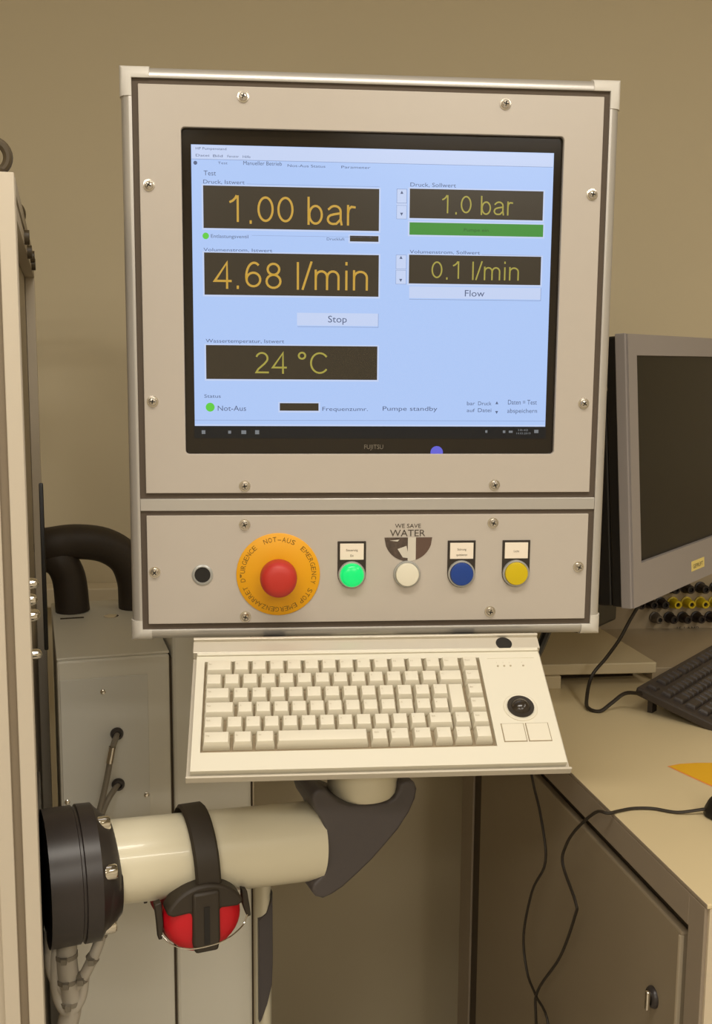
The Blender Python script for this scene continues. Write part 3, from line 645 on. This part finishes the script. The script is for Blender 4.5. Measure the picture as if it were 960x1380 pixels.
# ================================================================== RACK
RO = V((-0.3323, -0.1939, 0)); RU, RR = rot2(-10.5)
def RK(s_, t_, z): return RO+RR*s_+RU*t_+Z*z
ZR = 1.6069; RW = 0.036; RT = 0.774
RC = root('equipment_rack', 'tall pale aluminium profile rack frame at the left edge, carrying the arm', 'rack', tuple(RK(-0.02, 0.4, 0)))
def slotted(s0, s1, t0, t1):                           # square profile with slots on each side
    w_, d_ = 0.0040, 0.009
    sm, tm = (s0+s1)/2, (t0+t1)/2
    return [(s0, t0), (sm-w_, t0), (sm-w_, t0+d_), (sm+w_, t0+d_), (sm+w_, t0), (s1, t0), (s1, tm-w_), (s1-d_, tm-w_), (s1-d_, tm+w_), (s1, tm+w_), (s1, t1), (sm+w_, t1), (sm+w_, t1-d_), (sm-w_, t1-d_), (sm-w_, t1), (s0, t1), (s0, tm+w_), (s0+d_, tm+w_), (s0+d_, tm-w_), (s0, tm-w_)]
SL = -0.595
for (s0, t0) in ((-0.0355, 0), (-0.0355, RT), (SL, 0), (SL, RT)):
    obj('post', B().prism(slotted(s0, s0+RW, t0, t0+RW), RK(0, 0, 0), RR, RU, Z, 0, ZR), 'rack_paint', RC, smooth=0, bevel=0.0006, seg=1)
obj('slot_shade_strip', B().prism([(-0.0215, 0.0035), (-0.0135, 0.0035), (-0.0135, 0.0090), (-0.0215, 0.0090)], RK(0, 0, 0), RR, RU, Z, 0.01, ZR-0.002), 'slot_dark', RC, smooth=0)  # dark strip giving the groove its shade
for z0 in (ZR-RW, 0.05):
    for s0 in (-0.0355, SL):
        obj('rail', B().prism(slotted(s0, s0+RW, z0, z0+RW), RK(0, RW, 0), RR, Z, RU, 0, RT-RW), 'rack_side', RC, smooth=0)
    for t0 in (0, RT):
        obj('rail', B().prism(slotted(t0, t0+RW, z0, z0+RW), RK(SL+RW, 0, 0), RU, Z, RR, 0, -0.0355-SL-RW), 'rack_paint', RC, smooth=0)
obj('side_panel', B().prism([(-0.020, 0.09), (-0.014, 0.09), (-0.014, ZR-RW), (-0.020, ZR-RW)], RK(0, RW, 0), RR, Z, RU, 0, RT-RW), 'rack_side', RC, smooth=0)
obj('front_panel', B().prism([(SL+RW, 0.09), (-0.0355, 0.09), (-0.0355, ZR-RW), (SL+RW, ZR-RW)], RK(0, 0.012, 0), RR, Z, RU, 0, 0.006), 'rack_paint', RC, smooth=0)
for (s_, t_, ang) in ((-0.018, 0.018, 0), (-0.016, 0.42, 30)):
    c = RK(s_, t_, ZR); ax = (RU*math.cos(rad(ang))+RR*math.sin(rad(ang)))
    e_ = obj('lifting_eye', B().torus(c+Z*0.0150, ax, 0.0135, 0.0042), 'ring_dark', RC)
    obj('eye_base', B().cyl(c, c+Z*0.004, 0.0115, 20), 'ring_dark', e_)
for (t_, z) in ((0.27, 1.580), (0.38, 1.574), (0.55, 1.583), (0.60, 1.577)):
    obj('rail_bolt', B().cyl(RK(0.0005, t_, z), RK(0.006, t_, z), 0.008, 12), 'ring_dark', RC)
obj('arm_plate', B().prism([(-0.014, 0.815), (-0.001, 0.815), (-0.001, 0.990), (-0.014, 0.990)], RK(0, 0.0, 0), RR, Z, RU, 0.037, 0.20), 'joint_dark', RC, smooth=0, bevel=0.001)
for (t_, z) in ((0.23, 1.180), (0.27, 1.152), (0.32, 1.180), (0.35, 1.135), (0.36, 1.082)):
    obj('panel_bolt', B().lathe(RK(-0.0138, t_, z), RR, [(0, 0.007), (0.009, 0.007), (0.014, 0.0055), (0.016, 0.002)], 12), 'chrome', RC)
mono('cable_sleeve', 'narrow black sleeve hanging beside the rack side', 'sleeve', B().prism([(-0.0, 1.035), (0.012, 1.05), (0.013, 1.16), (0.006, 1.275), (0.003, 1.270), (-0.002, 1.12)], RK(0.001, 0.55, 0), RU, Z, RR, 0.0, 0.006), 'black_plastic', bevel=0.001)

# ================================================================== MACHINE CABINETS BEHIND
MU, MR = rot2(-12); MO = V((-0.4145, 0.3128, 0))
def MC(s_, t_, z): return MO+MR*s_+MU*t_+Z*z
def mbox(b, s0, t0, z0, s1, t1, z1): return b.obox(MO, MR, MU, Z, (s0, t0, z0), (s1, t1, z1))
m1 = root('machine_cabinet', 'grey-beige machine cabinet with screwed service plate behind the rack, black hoses on top', 'cabinet', tuple(MC(0.08, 0.17, 0)))
obj('body', mbox(B(), 0.006, 0, 0.0, 0.1625, 0.36, 1.028), 'machine_paint', m1, smooth=0, bevel=0.004)
obj('top_plate', mbox(B(), 0.006, 0.002, 1.028, 0.1625, 0.36, 1.0315), 'machine_paint', m1, smooth=0, bevel=0.001)
sp = obj('service_plate', mbox(B(), 0.0095, -0.0022, 0.66, 0.131, 0.0, 1.000), 'machine_plate', m1, smooth=0, bevel=0.0006)
for (s_, z) in ((0.068, 0.980), (0.126, 0.820), (0.0145, 0.822), (0.068, 0.68)):
    obj('screw', B().lathe(MC(s_, -0.002, z), -MU, [(0, 0.0042), (0.002, 0.0038), (0.003, 0.002)], 12), 'chrome', m1)
for z in (0.916, 0.840):
    b = B().lathe(MC(0.086, -0.002, z), -MU, [(0, 0.0095), (0.003, 0.0090), (0.006, 0.0075), (0.006, 0.0050), (0.002, 0.0045)], 20)
    obj('gland', b, 'joint_dark', m1)
obj('top_slot', mbox(B(), 0.018, 0.235, 1.0316, 0.055, 0.243, 1.0320), 'seam_dark', m1, smooth=0)
obj('top_slot', B().lathe(MC(0.098, 0.235, 1.0316), Z, [(0, 0.012), (0.001, 0.012), (0.0016, 0.009)], 20), 'chrome', m1)
m2 = root('machine_cabinet', 'taller narrow grey-beige machine cabinet whose top is hidden behind the operator panel', 'cabinet', tuple(MC(0.22, 0.17, 0)))
obj('body', mbox(B(), 0.1665, 0, 0.0, 0.2815, 0.36, 1.062), 'machine_paint', m2, smooth=0, bevel=0.005)
obj('edge_trim', mbox(B(), 0.2835, 0.0, 0.0, 0.2850, 0.36, 1.05), 'cabinet_light', m2, smooth=0)
obj('seam_strip', mbox(B(), 0.2795, 0.004, 0.0, 0.2836, 0.35, 1.05), 'seam_dark', m2, smooth=0)
mono('machine_gap_strip', 'thin dark strip filling the gap between the two machine cabinets', 'seal', mbox(B(), 0.1627, 0.006, 0.0, 0.1663, 0.35, 1.02), 'seam_dark', smooth=0)  # dark filler strip drawn along the seam
mp = []
for a in range(0, 181, 15): mp.append((0.2965+0.0125*math.cos(rad(a)), -0.006+(-0.018)*math.sin(rad(a))))
bp = root('bumper_post', 'pale rounded post with dark grip inset at the right side of the narrow machine cabinet', 'post', tuple(MC(0.296, 0.02, 0)))
obj('post_body', B().prism([(s_, t_) for s_, t_ in mp]+[(0.284, 0.06), (0.309, 0.06)], MO, MR, MU, Z, 0.0, 0.700), 'arm_enamel', bp, bevel=0.004)
gr = [(0.2862, 0.445), (0.2900, 0.450), (0.2990, 0.475), (0.3060, 0.505), (0.3075, 0.54), (0.3075, 0.655), (0.3050, 0.640), (0.298, 0.622), (0.2862, 0.612)]
obj('grip', B().prism(gr, MO, MR, Z, MU, -0.0262, -0.004), 'charcoal_cast', bp, bevel=0.001)

mono('hose', 'thick black hose arching to the machine top beside the operator panel', 'hose',
     B().tube([(-0.60, 0.70, 1.10), (-0.53, 0.645, 1.132), (-0.474, 0.597, 1.144), (-0.430, 0.606, 1.148), (-0.385, 0.615, 1.141), (-0.352, 0.622, 1.118), (-0.337, 0.626, 1.080), (-0.335, 0.628, 1.032)], 0.029, 20), 'hose_black', group='black hoses on the machine')
mono('hose', 'shorter black hose bending down onto the machine top nearest the rack', 'hose',
     B().tube([(-0.60, 0.70, 1.03), (-0.545, 0.66, 1.085), (-0.495, 0.625, 1.118), (-0.458, 0.598, 1.120), (-0.441, 0.603, 1.090), (-0.436, 0.605, 1.032)], lambda t_: 0.0245+0.0035*t_, 20), 'hose_black', group='black hoses on the machine')
mono('air_line', 'thin grey line dropping from the upper gland of the service plate', 'cable',
     B().tube([MC(0.086, -0.004, 0.916), (-0.334, 0.304, 0.900), (-0.340, 0.300, 0.867), (-0.347, 0.296, 0.835), (-0.354, 0.29, 0.808), (-0.365, 0.27, 0.76), (-0.378, 0.255, 0.70)], 0.0042, 10), 'hose_grey', group='thin grey lines')
mono('air_line', 'thin grey line dropping from the lower gland of the service plate', 'cable',
     B().tube([MC(0.085, -0.004, 0.840), (-0.339, 0.300, 0.832), (-0.347, 0.294, 0.815), (-0.355, 0.285, 0.790), (-0.367, 0.265, 0.745), (-0.38, 0.25, 0.68)], 0.0042, 10), 'hose_grey', group='thin grey lines')
cc = mono('line_connector', 'small bright metal connector on the upper grey line', 'connector', B().cyl((-0.3325, 0.300, 0.907), (-0.337, 0.298, 0.884), 0.0052, 12), 'screw_steel')

# ribbed conduit bundle under the pivot joint
cb = root('conduit_loop', 'loop of translucent grey conduit with cable ties below the dark pivot joint', 'conduit', (-0.33, -0.07, 0.76))
p1 = [(-0.294, -0.060, 0.850), (-0.297, -0.068, 0.828), (-0.306, -0.074, 0.805), (-0.318, -0.078, 0.784), (-0.330, -0.080, 0.774), (-0.341, -0.078, 0.780), (-0.349, -0.074, 0.800), (-0.350, -0.07, 0.84)]
def ribbed(b, pts, r, step=0.006):
    b.tube(pts, r, 12, smooth=8)
    return b
obj('conduit', ribbed(B(), p1, 0.0062), 'conduit_grey', cb)
p2 = [(-0.330, -0.068, 0.850), (-0.333, -0.072, 0.815), (-0.331, -0.076, 0.790), (-0.328, -0.078, 0.760), (-0.334, -0.080, 0.730), (-0.346, -0.080, 0.700), (-0.350, -0.078, 0.62)]
obj('conduit', ribbed(B(), p2, 0.0115), 'conduit_grey', cb)
p3 = [(-0.342, -0.066, 0.850), (-0.345, -0.074, 0.810), (-0.342, -0.080, 0.770), (-0.330, -0.084, 0.752), (-0.318, -0.080, 0.765), (-0.314, -0.074, 0.79)]
obj('conduit', ribbed(B(), p3, 0.0060), 'conduit_grey', cb)
for (x, y, z, ang) in ((-0.296, -0.066, 0.832, 20), (-0.305, -0.074, 0.808, 40), (-0.316, -0.078, 0.788, 50), (-0.333, -0.072, 0.812, 0), (-0.331, -0.076, 0.786, 0), (-0.329, -0.078, 0.762, 0)):
    ax = V((math.sin(rad(ang)), 0, math.cos(rad(ang))))
    r_ = 0.0072 if ang else 0.0124
    obj('cable_tie', B().lathe((x, y, z), ax, [(-0.0025, r_*0.97), (-0.0025, r_), (0.0025, r_), (0.0025, r_*0.97)], 16).box((x-0.003, y-r_-0.004, z-0.003), (x+0.003, y-r_+0.001, z+0.003)), 'hose_grey', cb)

# ================================================================== DESK CABINET
DU, DR = rot2(-6.2); DO = V((0.331, -0.1731, 0))
def DK(s_, t_, z): return DO+DR*s_+DU*t_+Z*z
def dbox(b, s0, t0, z0, s1, t1, z1): return b.obox(DO, DR, DU, Z, (s0, t0, z0), (s1, t1, z1))
wt = mono('worktop', 'long beige worktop carrying the grey monitor and black keyboard', 'worktop', dbox(B(), 0, -0.004, 0.8945, 1.35, 0.9, 0.900), 'worktop_beige', smooth=0, bevel=0.0015)
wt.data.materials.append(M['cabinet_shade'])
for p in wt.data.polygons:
    if p.normal.dot(DR) < -0.9: p.material_index = 1  # left edge takes the shaded cabinet colour
dc = root('desk_cabinet', 'metal cabinet with a shade-toned front and lockable door under the beige worktop', 'cabinet', tuple(DK(0.4, 0.4, 0)))
fr = B()
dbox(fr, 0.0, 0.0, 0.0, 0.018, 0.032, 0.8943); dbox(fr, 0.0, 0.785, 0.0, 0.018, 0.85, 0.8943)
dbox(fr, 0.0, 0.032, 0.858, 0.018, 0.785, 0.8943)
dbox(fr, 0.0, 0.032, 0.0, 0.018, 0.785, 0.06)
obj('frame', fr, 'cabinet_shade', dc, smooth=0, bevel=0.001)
obj('carcass', dbox(B(), 0.018, 0.002, 0.0, 1.30, 0.85, 0.8943), 'cabinet_light', dc, smooth=0)
obj('side_panel', dbox(B(), 0.004, -0.003, 0.0, 1.30, 0.002, 0.8943), 'cabinet_light', dc, smooth=0)
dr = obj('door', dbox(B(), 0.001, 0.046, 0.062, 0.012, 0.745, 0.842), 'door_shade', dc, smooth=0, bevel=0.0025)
obj('door_highlight', dbox(B(), -0.0008, 0.0455, 0.064, 0.004, 0.0490, 0.838), 'door_glint', dr, smooth=0)  # pale strip paints the highlight along the door's near edge
obj('hinge_strip', dbox(B(), 0.003, 0.747, 0.062, 0.016, 0.783, 0.842), 'seam_dark', dc, smooth=0)
obj('gap_shade_sheet', dbox(B(), 0.0135, 0.030, 0.055, 0.0182, 0.79, 0.860), 'seam_dark', dc, smooth=0)  # dark sheet painting the shade in the gap around the door
lk = obj('lock', B().lathe(DK(0.001, 0.101, 0.733), -DR, [(0, 0.0125), (0.002, 0.0125), (0.005, 0.0105), (0.006, 0.0085), (0.004, 0.0080)], 24), 'joint_dark', dr)
obj('lock_latch', B().obox(DK(-0.005, 0.099, 0.733), DU, Z, -DR, (-0.004, -0.013, 0), (0.002, 0.010, 0.005)), 'chrome', dr, bevel=0.0015)

# slab-like unit on feet
sl = root('low_unit', 'flat beige desktop unit on short feet behind the hanging keyboard cable', 'device', tuple(DK(0.05, 0.85, 0.9)))
SO = V((0.548, 0.556, 0)); SU, SR = rot2(-5.7); SR = V((math.cos(rad(4)), math.sin(rad(4)), 0))
obj('unit_body', B().prism([(-0.215, 0.012), (0, 0), (0, 0.28), (-0.215, 0.29)], SO, SR, SU, Z, 0.922, 0.941), 'instrument_beige', sl, bevel=0.002, smooth=0)
obj('unit_foot', B().prism([(-0.215, 0.004), (-0.168, 0.004), (-0.168, 0.28), (-0.215, 0.28)], SO, SR, SU, Z, 0.900, 0.922), 'instrument_beige', sl, smooth=0, bevel=0.001)
obj('unit_foot', B().prism([(-0.014, 0.09), (-0.002, 0.09), (-0.002, 0.27), (-0.014, 0.27)], SO, SR, SU, Z, 0.900, 0.922), 'seam_dark', sl, smooth=0)
obj('under_unit_shade', B().prism([(-0.168, 0.06), (-0.014, 0.06), (-0.014, 0.07), (-0.168, 0.07)], SO, SR, SU, Z, 0.900, 0.922), 'seam_dark', sl, smooth=0)  # dark sheet painting the shade in the gap under the unit

# socket instrument
ins = root('socket_panel', 'upright beige instrument with rows of black and yellow sockets behind the monitor', 'instrument', (0.85, 0.9, 0.9))
obj('body', B().box((0.505, 0.862, 0.900), (1.2, 0.965, 1.22)), 'instrument_beige', ins, smooth=0, bevel=0.003)
obj('front_plate', B().box((0.520, 0.858, 0.905), (1.19, 0.862, 1.21)), 'instrument_front', ins, smooth=0, bevel=0.001)
obj('apron', B().prism([(0.553, 0.588), (0.598, 0.588), (0.705, 0.705), (0.81, 0.812), (0.85, 0.857), (0.524, 0.857)], (0,0,0), X, Y, Z, 0.9005, 0.922), 'instrument_front', ins, smooth=0, bevel=0.001)
jd = V((0.05, -1, 0.02)).normalized()
def jack(x, z, m):
    b = B().lathe((x, 0.858, z), jd, [(0, 0.0115), (0.003, 0.0115), (0.004, 0.0090), (0.026, 0.0085), (0.028, 0.0075), (0.028, 0.0045), (0.022, 0.0040)], 16)
    j = obj('socket', b, m, ins)
    obj('socket_bore', B().lathe(V((x, 0.858, z))+jd*0.0225, jd, [(0, 0.0042), (0.0008, 0.0042)], 10), 'recess_black', j)
for x in (0.655, 0.685, 0.715, 0.745, 0.775, 0.805): jack(x, 1.005, 'jack_black')
for x in (0.617, 0.642, 0.665): jack(x, 0.975, 'jack_black')
for x in (0.690, 0.718, 0.746, 0.774, 0.802): jack(x, 0.975, 'jack_yellow')
jack(0.655, 0.945, 'jack_grey')
for x in (0.684, 0.712, 0.740, 0.768): jack(x, 0.945, 'jack_black')
obj('lettering', text(B(), '15 LAMP', (0.702, 0.8577, 0.9165), X, Z, 0.045, 0.009), 'ink_dark', ins, smooth=0)

# ================================================================== GREY MONITOR
WA = rad(42); MW = V((math.sin(WA), math.cos(WA), 0)); MN0 = V((MW.y, -MW.x, 0))   # MN0 faces the viewer
tl = rad(4); MZ = (Z*math.cos(tl)-MN0*math.sin(tl)).normalized(); MN = MW.cross(MZ)*-1
if MN.dot(MN0) < 0: MN = -MN
m0 = V((0.4123, 0.3008, 1.0967))
def mon(b, s0, d0, z0, s1, d1, z1): return b.obox(m0, MW, MN, MZ, (s0, d0, z0), (s1, d1, z1))
mt = root('monitor', 'switched-off grey monitor with yellow sticker, turned away above the worktop', 'monitor', tuple(m0+MW*0.2-MN*0.05))
WM, HM = 0.44, 0.392
fb = B(); mon(fb, 0, -0.015, 0, WM, 0, 0.062); mon(fb, 0, -0.015, HM-0.030, WM, 0, HM); mon(fb, 0, -0.015, 0.062, 0.030, 0, HM-0.030); mon(fb, WM-0.030, -0.015, 0.062, WM, 0, HM-0.030)
obj('bezel', fb, 'monitor_grey', mt, smooth=0)
obj('bezel_side', mon(B(), -0.0025, -0.019, -0.001, 0.004, -0.0030, HM+0.001), 'monitor_grey', mt, smooth=0, bevel=0.0015)
obj('screen', mon(B(), 0.029, -0.012, 0.061, WM-0.029, -0.007, HM-0.029), 'screen_off', mt, smooth=0)
bk = B(); mon(bk, -0.001, -0.034, 0.000, WM-0.004, -0.015, HM-0.002); mon(bk, 0.0, -0.056, 0.00, WM-0.012, -0.034, HM-0.078); mon(bk, 0.0, -0.080, 0.00, WM-0.02, -0.056, HM-0.170)
obj('rear_housing', bk, 'black_plastic', mt, smooth=0, bevel=0.003)
stk = obj('sticker', mon(B(), 0.232, 0.0, 0.018, 0.290, 0.0006, 0.034), 'sticker_yellow', mt, smooth=0)
stt = B(); text(stt, 'GEPRÜFT', m0+MW*0.238+MN*0.0009+MZ*0.022, MW, MZ, 0.045, 0.007); obj('sticker_text', stt, 'ink_brown', mt, smooth=0)
bs = m0-MN*0.10+MW*0.07
obj('mount_arm', B().obox(bs, MW, MN, Z, (-0.070, -0.03, -0.045), (0.045, 0.025, 0.14)).obox(bs, X, Y, Z, (-0.03, 0.0, -0.03), (0.03, 0.97-bs.y, 0.03)), 'black_plastic', mt, smooth=0, bevel=0.004, label='black rear mount reaching to the wall')

# ================================================================== BLACK KEYBOARD
a = rad(43); BW = V((math.sin(a), math.cos(a), 0)); s0 = V((BW.y, -BW.x, 0)); tz = rad(15)
BS = (s0*math.cos(tz)-Z*math.sin(tz)); BN = BW.cross(BS); BN = BN if BN.z > 0 else -BN
bc = V((0.462, 0.412, 0.9445))
def bk_(b, x0, y0, z0, x1, y1, z1): return b.obox(bc, BW, BS, BN, (x0, y0, z0), (x1, y1, z1))
KK = root('keyboard', 'black full-size keyboard with raised feet on the beige worktop', 'keyboard', tuple(bc+BW*0.2+s0*0.07-Z*0.0445))
obj('case', bk_(B(), 0, 0, -0.014, 0.445, 0.150, 0), 'keyboard_charcoal', KK, smooth=0, bevel=0.003)
for x in (0.02, 0.41):
    p = bc+BW*x+BS*0.015-BN*0.014
    obj('foot', B().obox(V((p.x, p.y, 0.9002)), BW, s0, Z, (0, 0, 0), (0.018, 0.008, p.z-(0.9002))), 'keyboard_charcoal', KK, smooth=0)
BM = Matrix((BW, -BS, BN)).transposed()
if BM.determinant() < 0: BM = Matrix((BW, BS, BN)).transposed()
BME = BM.to_euler()
kc = {}
def bkey(w_):
    if w_ in kc: return kc[w_]
    a_, c_ = w_/2, 0.0083
    vs = []
    for (i, z) in ((0, 0), (0.0010, 0.003), (0.0028, 0.0058)):
        vs += [(-a_+i, -c_+i, z), (a_-i, -c_+i, z), (a_-i, c_-i, z), (-a_+i, c_-i, z)]
    fs = [(8, 9, 10, 11)]+[(k*4+j, k*4+(j+1) % 4, k*4+4+(j+1) % 4, k*4+4+j) for k in range(2) for j in range(4)]
    b = B().add(vs, fs); me = mesh_of(b, 'key', smooth=0); me.materials.append(M['keys_charcoal']); kc[w_] = me; return me
brow = [[1, None]+[1]*4+[0.5, 1, 1, 1, 1, 0.5, 1, 1, 1, 1], [1]*13+[2], [1.5]+[1]*12+[1.5], [1.75]+[1]*12+[1.25], [1.25]+[1]*11+[2.75], [1.25, 1.25, 1.25, 6, 1.25, 1.25, 1.25, 1.5]]
fl = B(); ltr = ['QWERTZUIOPÜ', 'ASDFGHJKLÖÄ', 'YXCVBNM,.-']
for ri, row in enumerate(brow):
    u_ = 0.0
    for ki, kw in enumerate(row):
        wv = 1 if kw is None else kw
        if kw is not None and kw != 0.5:
            pos = bc+BW*(0.014+(u_+wv/2)*0.0188)+BS*(0.022+ri*0.0205+(0 if ri else -0.004))
            place('key', bkey(round(wv*0.0188-0.0022, 5)), KK, pos+BN*0.0002, BME)
            if ki > 0 or ri == 0:
                q = pos+BN*0.0062
                ch = '' if ri == 0 else (str(ki % 10) if ri == 1 else (ltr[ri-2][ki-1] if 2 <= ri <= 4 and ki-1 < len(ltr[ri-2]) else ''))
                if ch: text(fl, ch, q-BW*0.003, BW, -BS, None, 0.0042)
        u_ += wv
o = obj('key_legend', fl, 'legend_pale', KK, smooth=0); o['kind'] = 'stuff'
mono('keyboard_cable', 'black cable looping from the black keyboard up behind the monitor', 'cable',
     B().tube([bc-BN*0.006-BW*0.001+BS*0.012, (0.449, 0.425, 0.930), (0.428, 0.425, 0.915), (0.408, 0.420, 0.9035), (0.394, 0.430, 0.9035), (0.396, 0.455, 0.908), (0.417, 0.50, 0.935), (0.442, 0.505, 0.965), (0.462, 0.50, 0.998), (0.478, 0.50, 1.030), (0.495, 0.50, 1.06)], 0.0030, 8), 'cable_black')

# ================================================================== MOUSE, CABLES, PAPER, SMALL
ms = root('mouse', 'black computer mouse on the worktop edge at the right', 'mouse', (0.452, 0.040, 0.9))
vs = []; fs = []; n = 20; L, Wd, Hh = 0.050, 0.029, 0.034
md_ = V((-0.93, 0.36, 0)).normalized(); msd = V((-md_.y, md_.x, 0)); mc_ = V((0.463, 0.020, 0.9))
mb = B(); rings = [0.999, 0.96, 0.85, 0.65, 0.4, 0.15]
for k in range(7):
    ph = rad(90*k/6); rr = math.cos(ph)**0.7 if k < 6 else 0.02; z = Hh*math.sin(ph)
    for i in range(n):
        th = 6.28318*i/n; vs.append(mc_+md_*(L*rr*math.cos(th))+msd*(Wd*rr*math.sin(th))+Z*(0.002+z))
for k in range(6):
    for i in range(n): fs.append((k*n+i, k*n+(i+1) % n, (k+1)*n+(i+1) % n, (k+1)*n+i))
fs += [tuple(range(n)), tuple(range(6*n, 7*n))]
mb.add(vs, fs); obj('shell', mb, 'black_plastic', ms, smooth=60)
obj('wheel', B().cyl(mc_+md_*0.026+msd*0.004+Z*0.026, mc_+md_*0.026-msd*0.004+Z*0.026, 0.009, 16), 'jack_grey', ms)
mono('mouse_cable', 'thin black cable running from the mouse over the worktop edge down the door', 'cable',
     B().tube([(0.418, 0.036, 0.908), (0.385, 0.040, 0.903), (0.359, 0.054, 0.9025), (0.335, 0.056, 0.9025), (0.315, 0.050, 0.9025), (0.299, 0.044, 0.9025), (0.2885, 0.060, 0.897), (0.280, 0.110, 0.852), (0.275, 0.136, 0.817), (0.273, 0.139, 0.790), (0.278, 0.094, 0.761), (0.279, 0.097, 0.740), (0.276, 0.147, 0.654), (0.266, 0.216, 0.562), (0.264, 0.212, 0.52), (0.27, 0.20, 0.40)], 0.0020, 8), 'cable_black')
mono('power_cable', 'thin black cable hanging from the far worktop edge in front of the cabinet door', 'cable',
     B().tube([(0.262, 0.300, 0.884), (0.262, 0.272, 0.861), (0.263, 0.256, 0.845), (0.266, 0.230, 0.817), (0.268, 0.205, 0.763), (0.262, 0.248, 0.697), (0.259, 0.277, 0.613), (0.261, 0.258, 0.566), (0.265, 0.222, 0.552), (0.271, 0.170, 0.535), (0.275, 0.150, 0.40)], 0.0019, 8), 'cable_black')
pp = root('paper_slip', 'orange-yellow slip lying on the worktop in front of the black keyboard', 'paper', (0.49, 0.17, 0.9))
pl = [(0.433, 0.192), (0.452, 0.199), (0.475, 0.201), (0.53, 0.198), (0.56, 0.12), (0.500, 0.10), (0.464, 0.122), (0.449, 0.155)]
obj('slip_edge', B().prism([(0.485+(x-0.485)*1.04, 0.158+(y-0.158)*1.06) for x, y in pl], (0,0,0), X, Y, Z, 0.9002, 0.9006), 'paper_edge', pp, smooth=0)
obj('slip', B().prism(pl, (0,0,0), X, Y, Z, 0.9006, 0.9014), 'paper_yellow', pp, smooth=0)
mono('panel_cable', 'black cable bent under the right corner of the operator panel behind the tray', 'cable',
     B().tube([(0.205, 0.060, 1.150), (0.198, 0.058, 1.128), (0.192, 0.055, 1.108), (0.205, 0.060, 1.095), (0.222, 0.066, 1.128), (0.232, 0.070, 1.145)], 0.0055, 8), 'black_plastic')
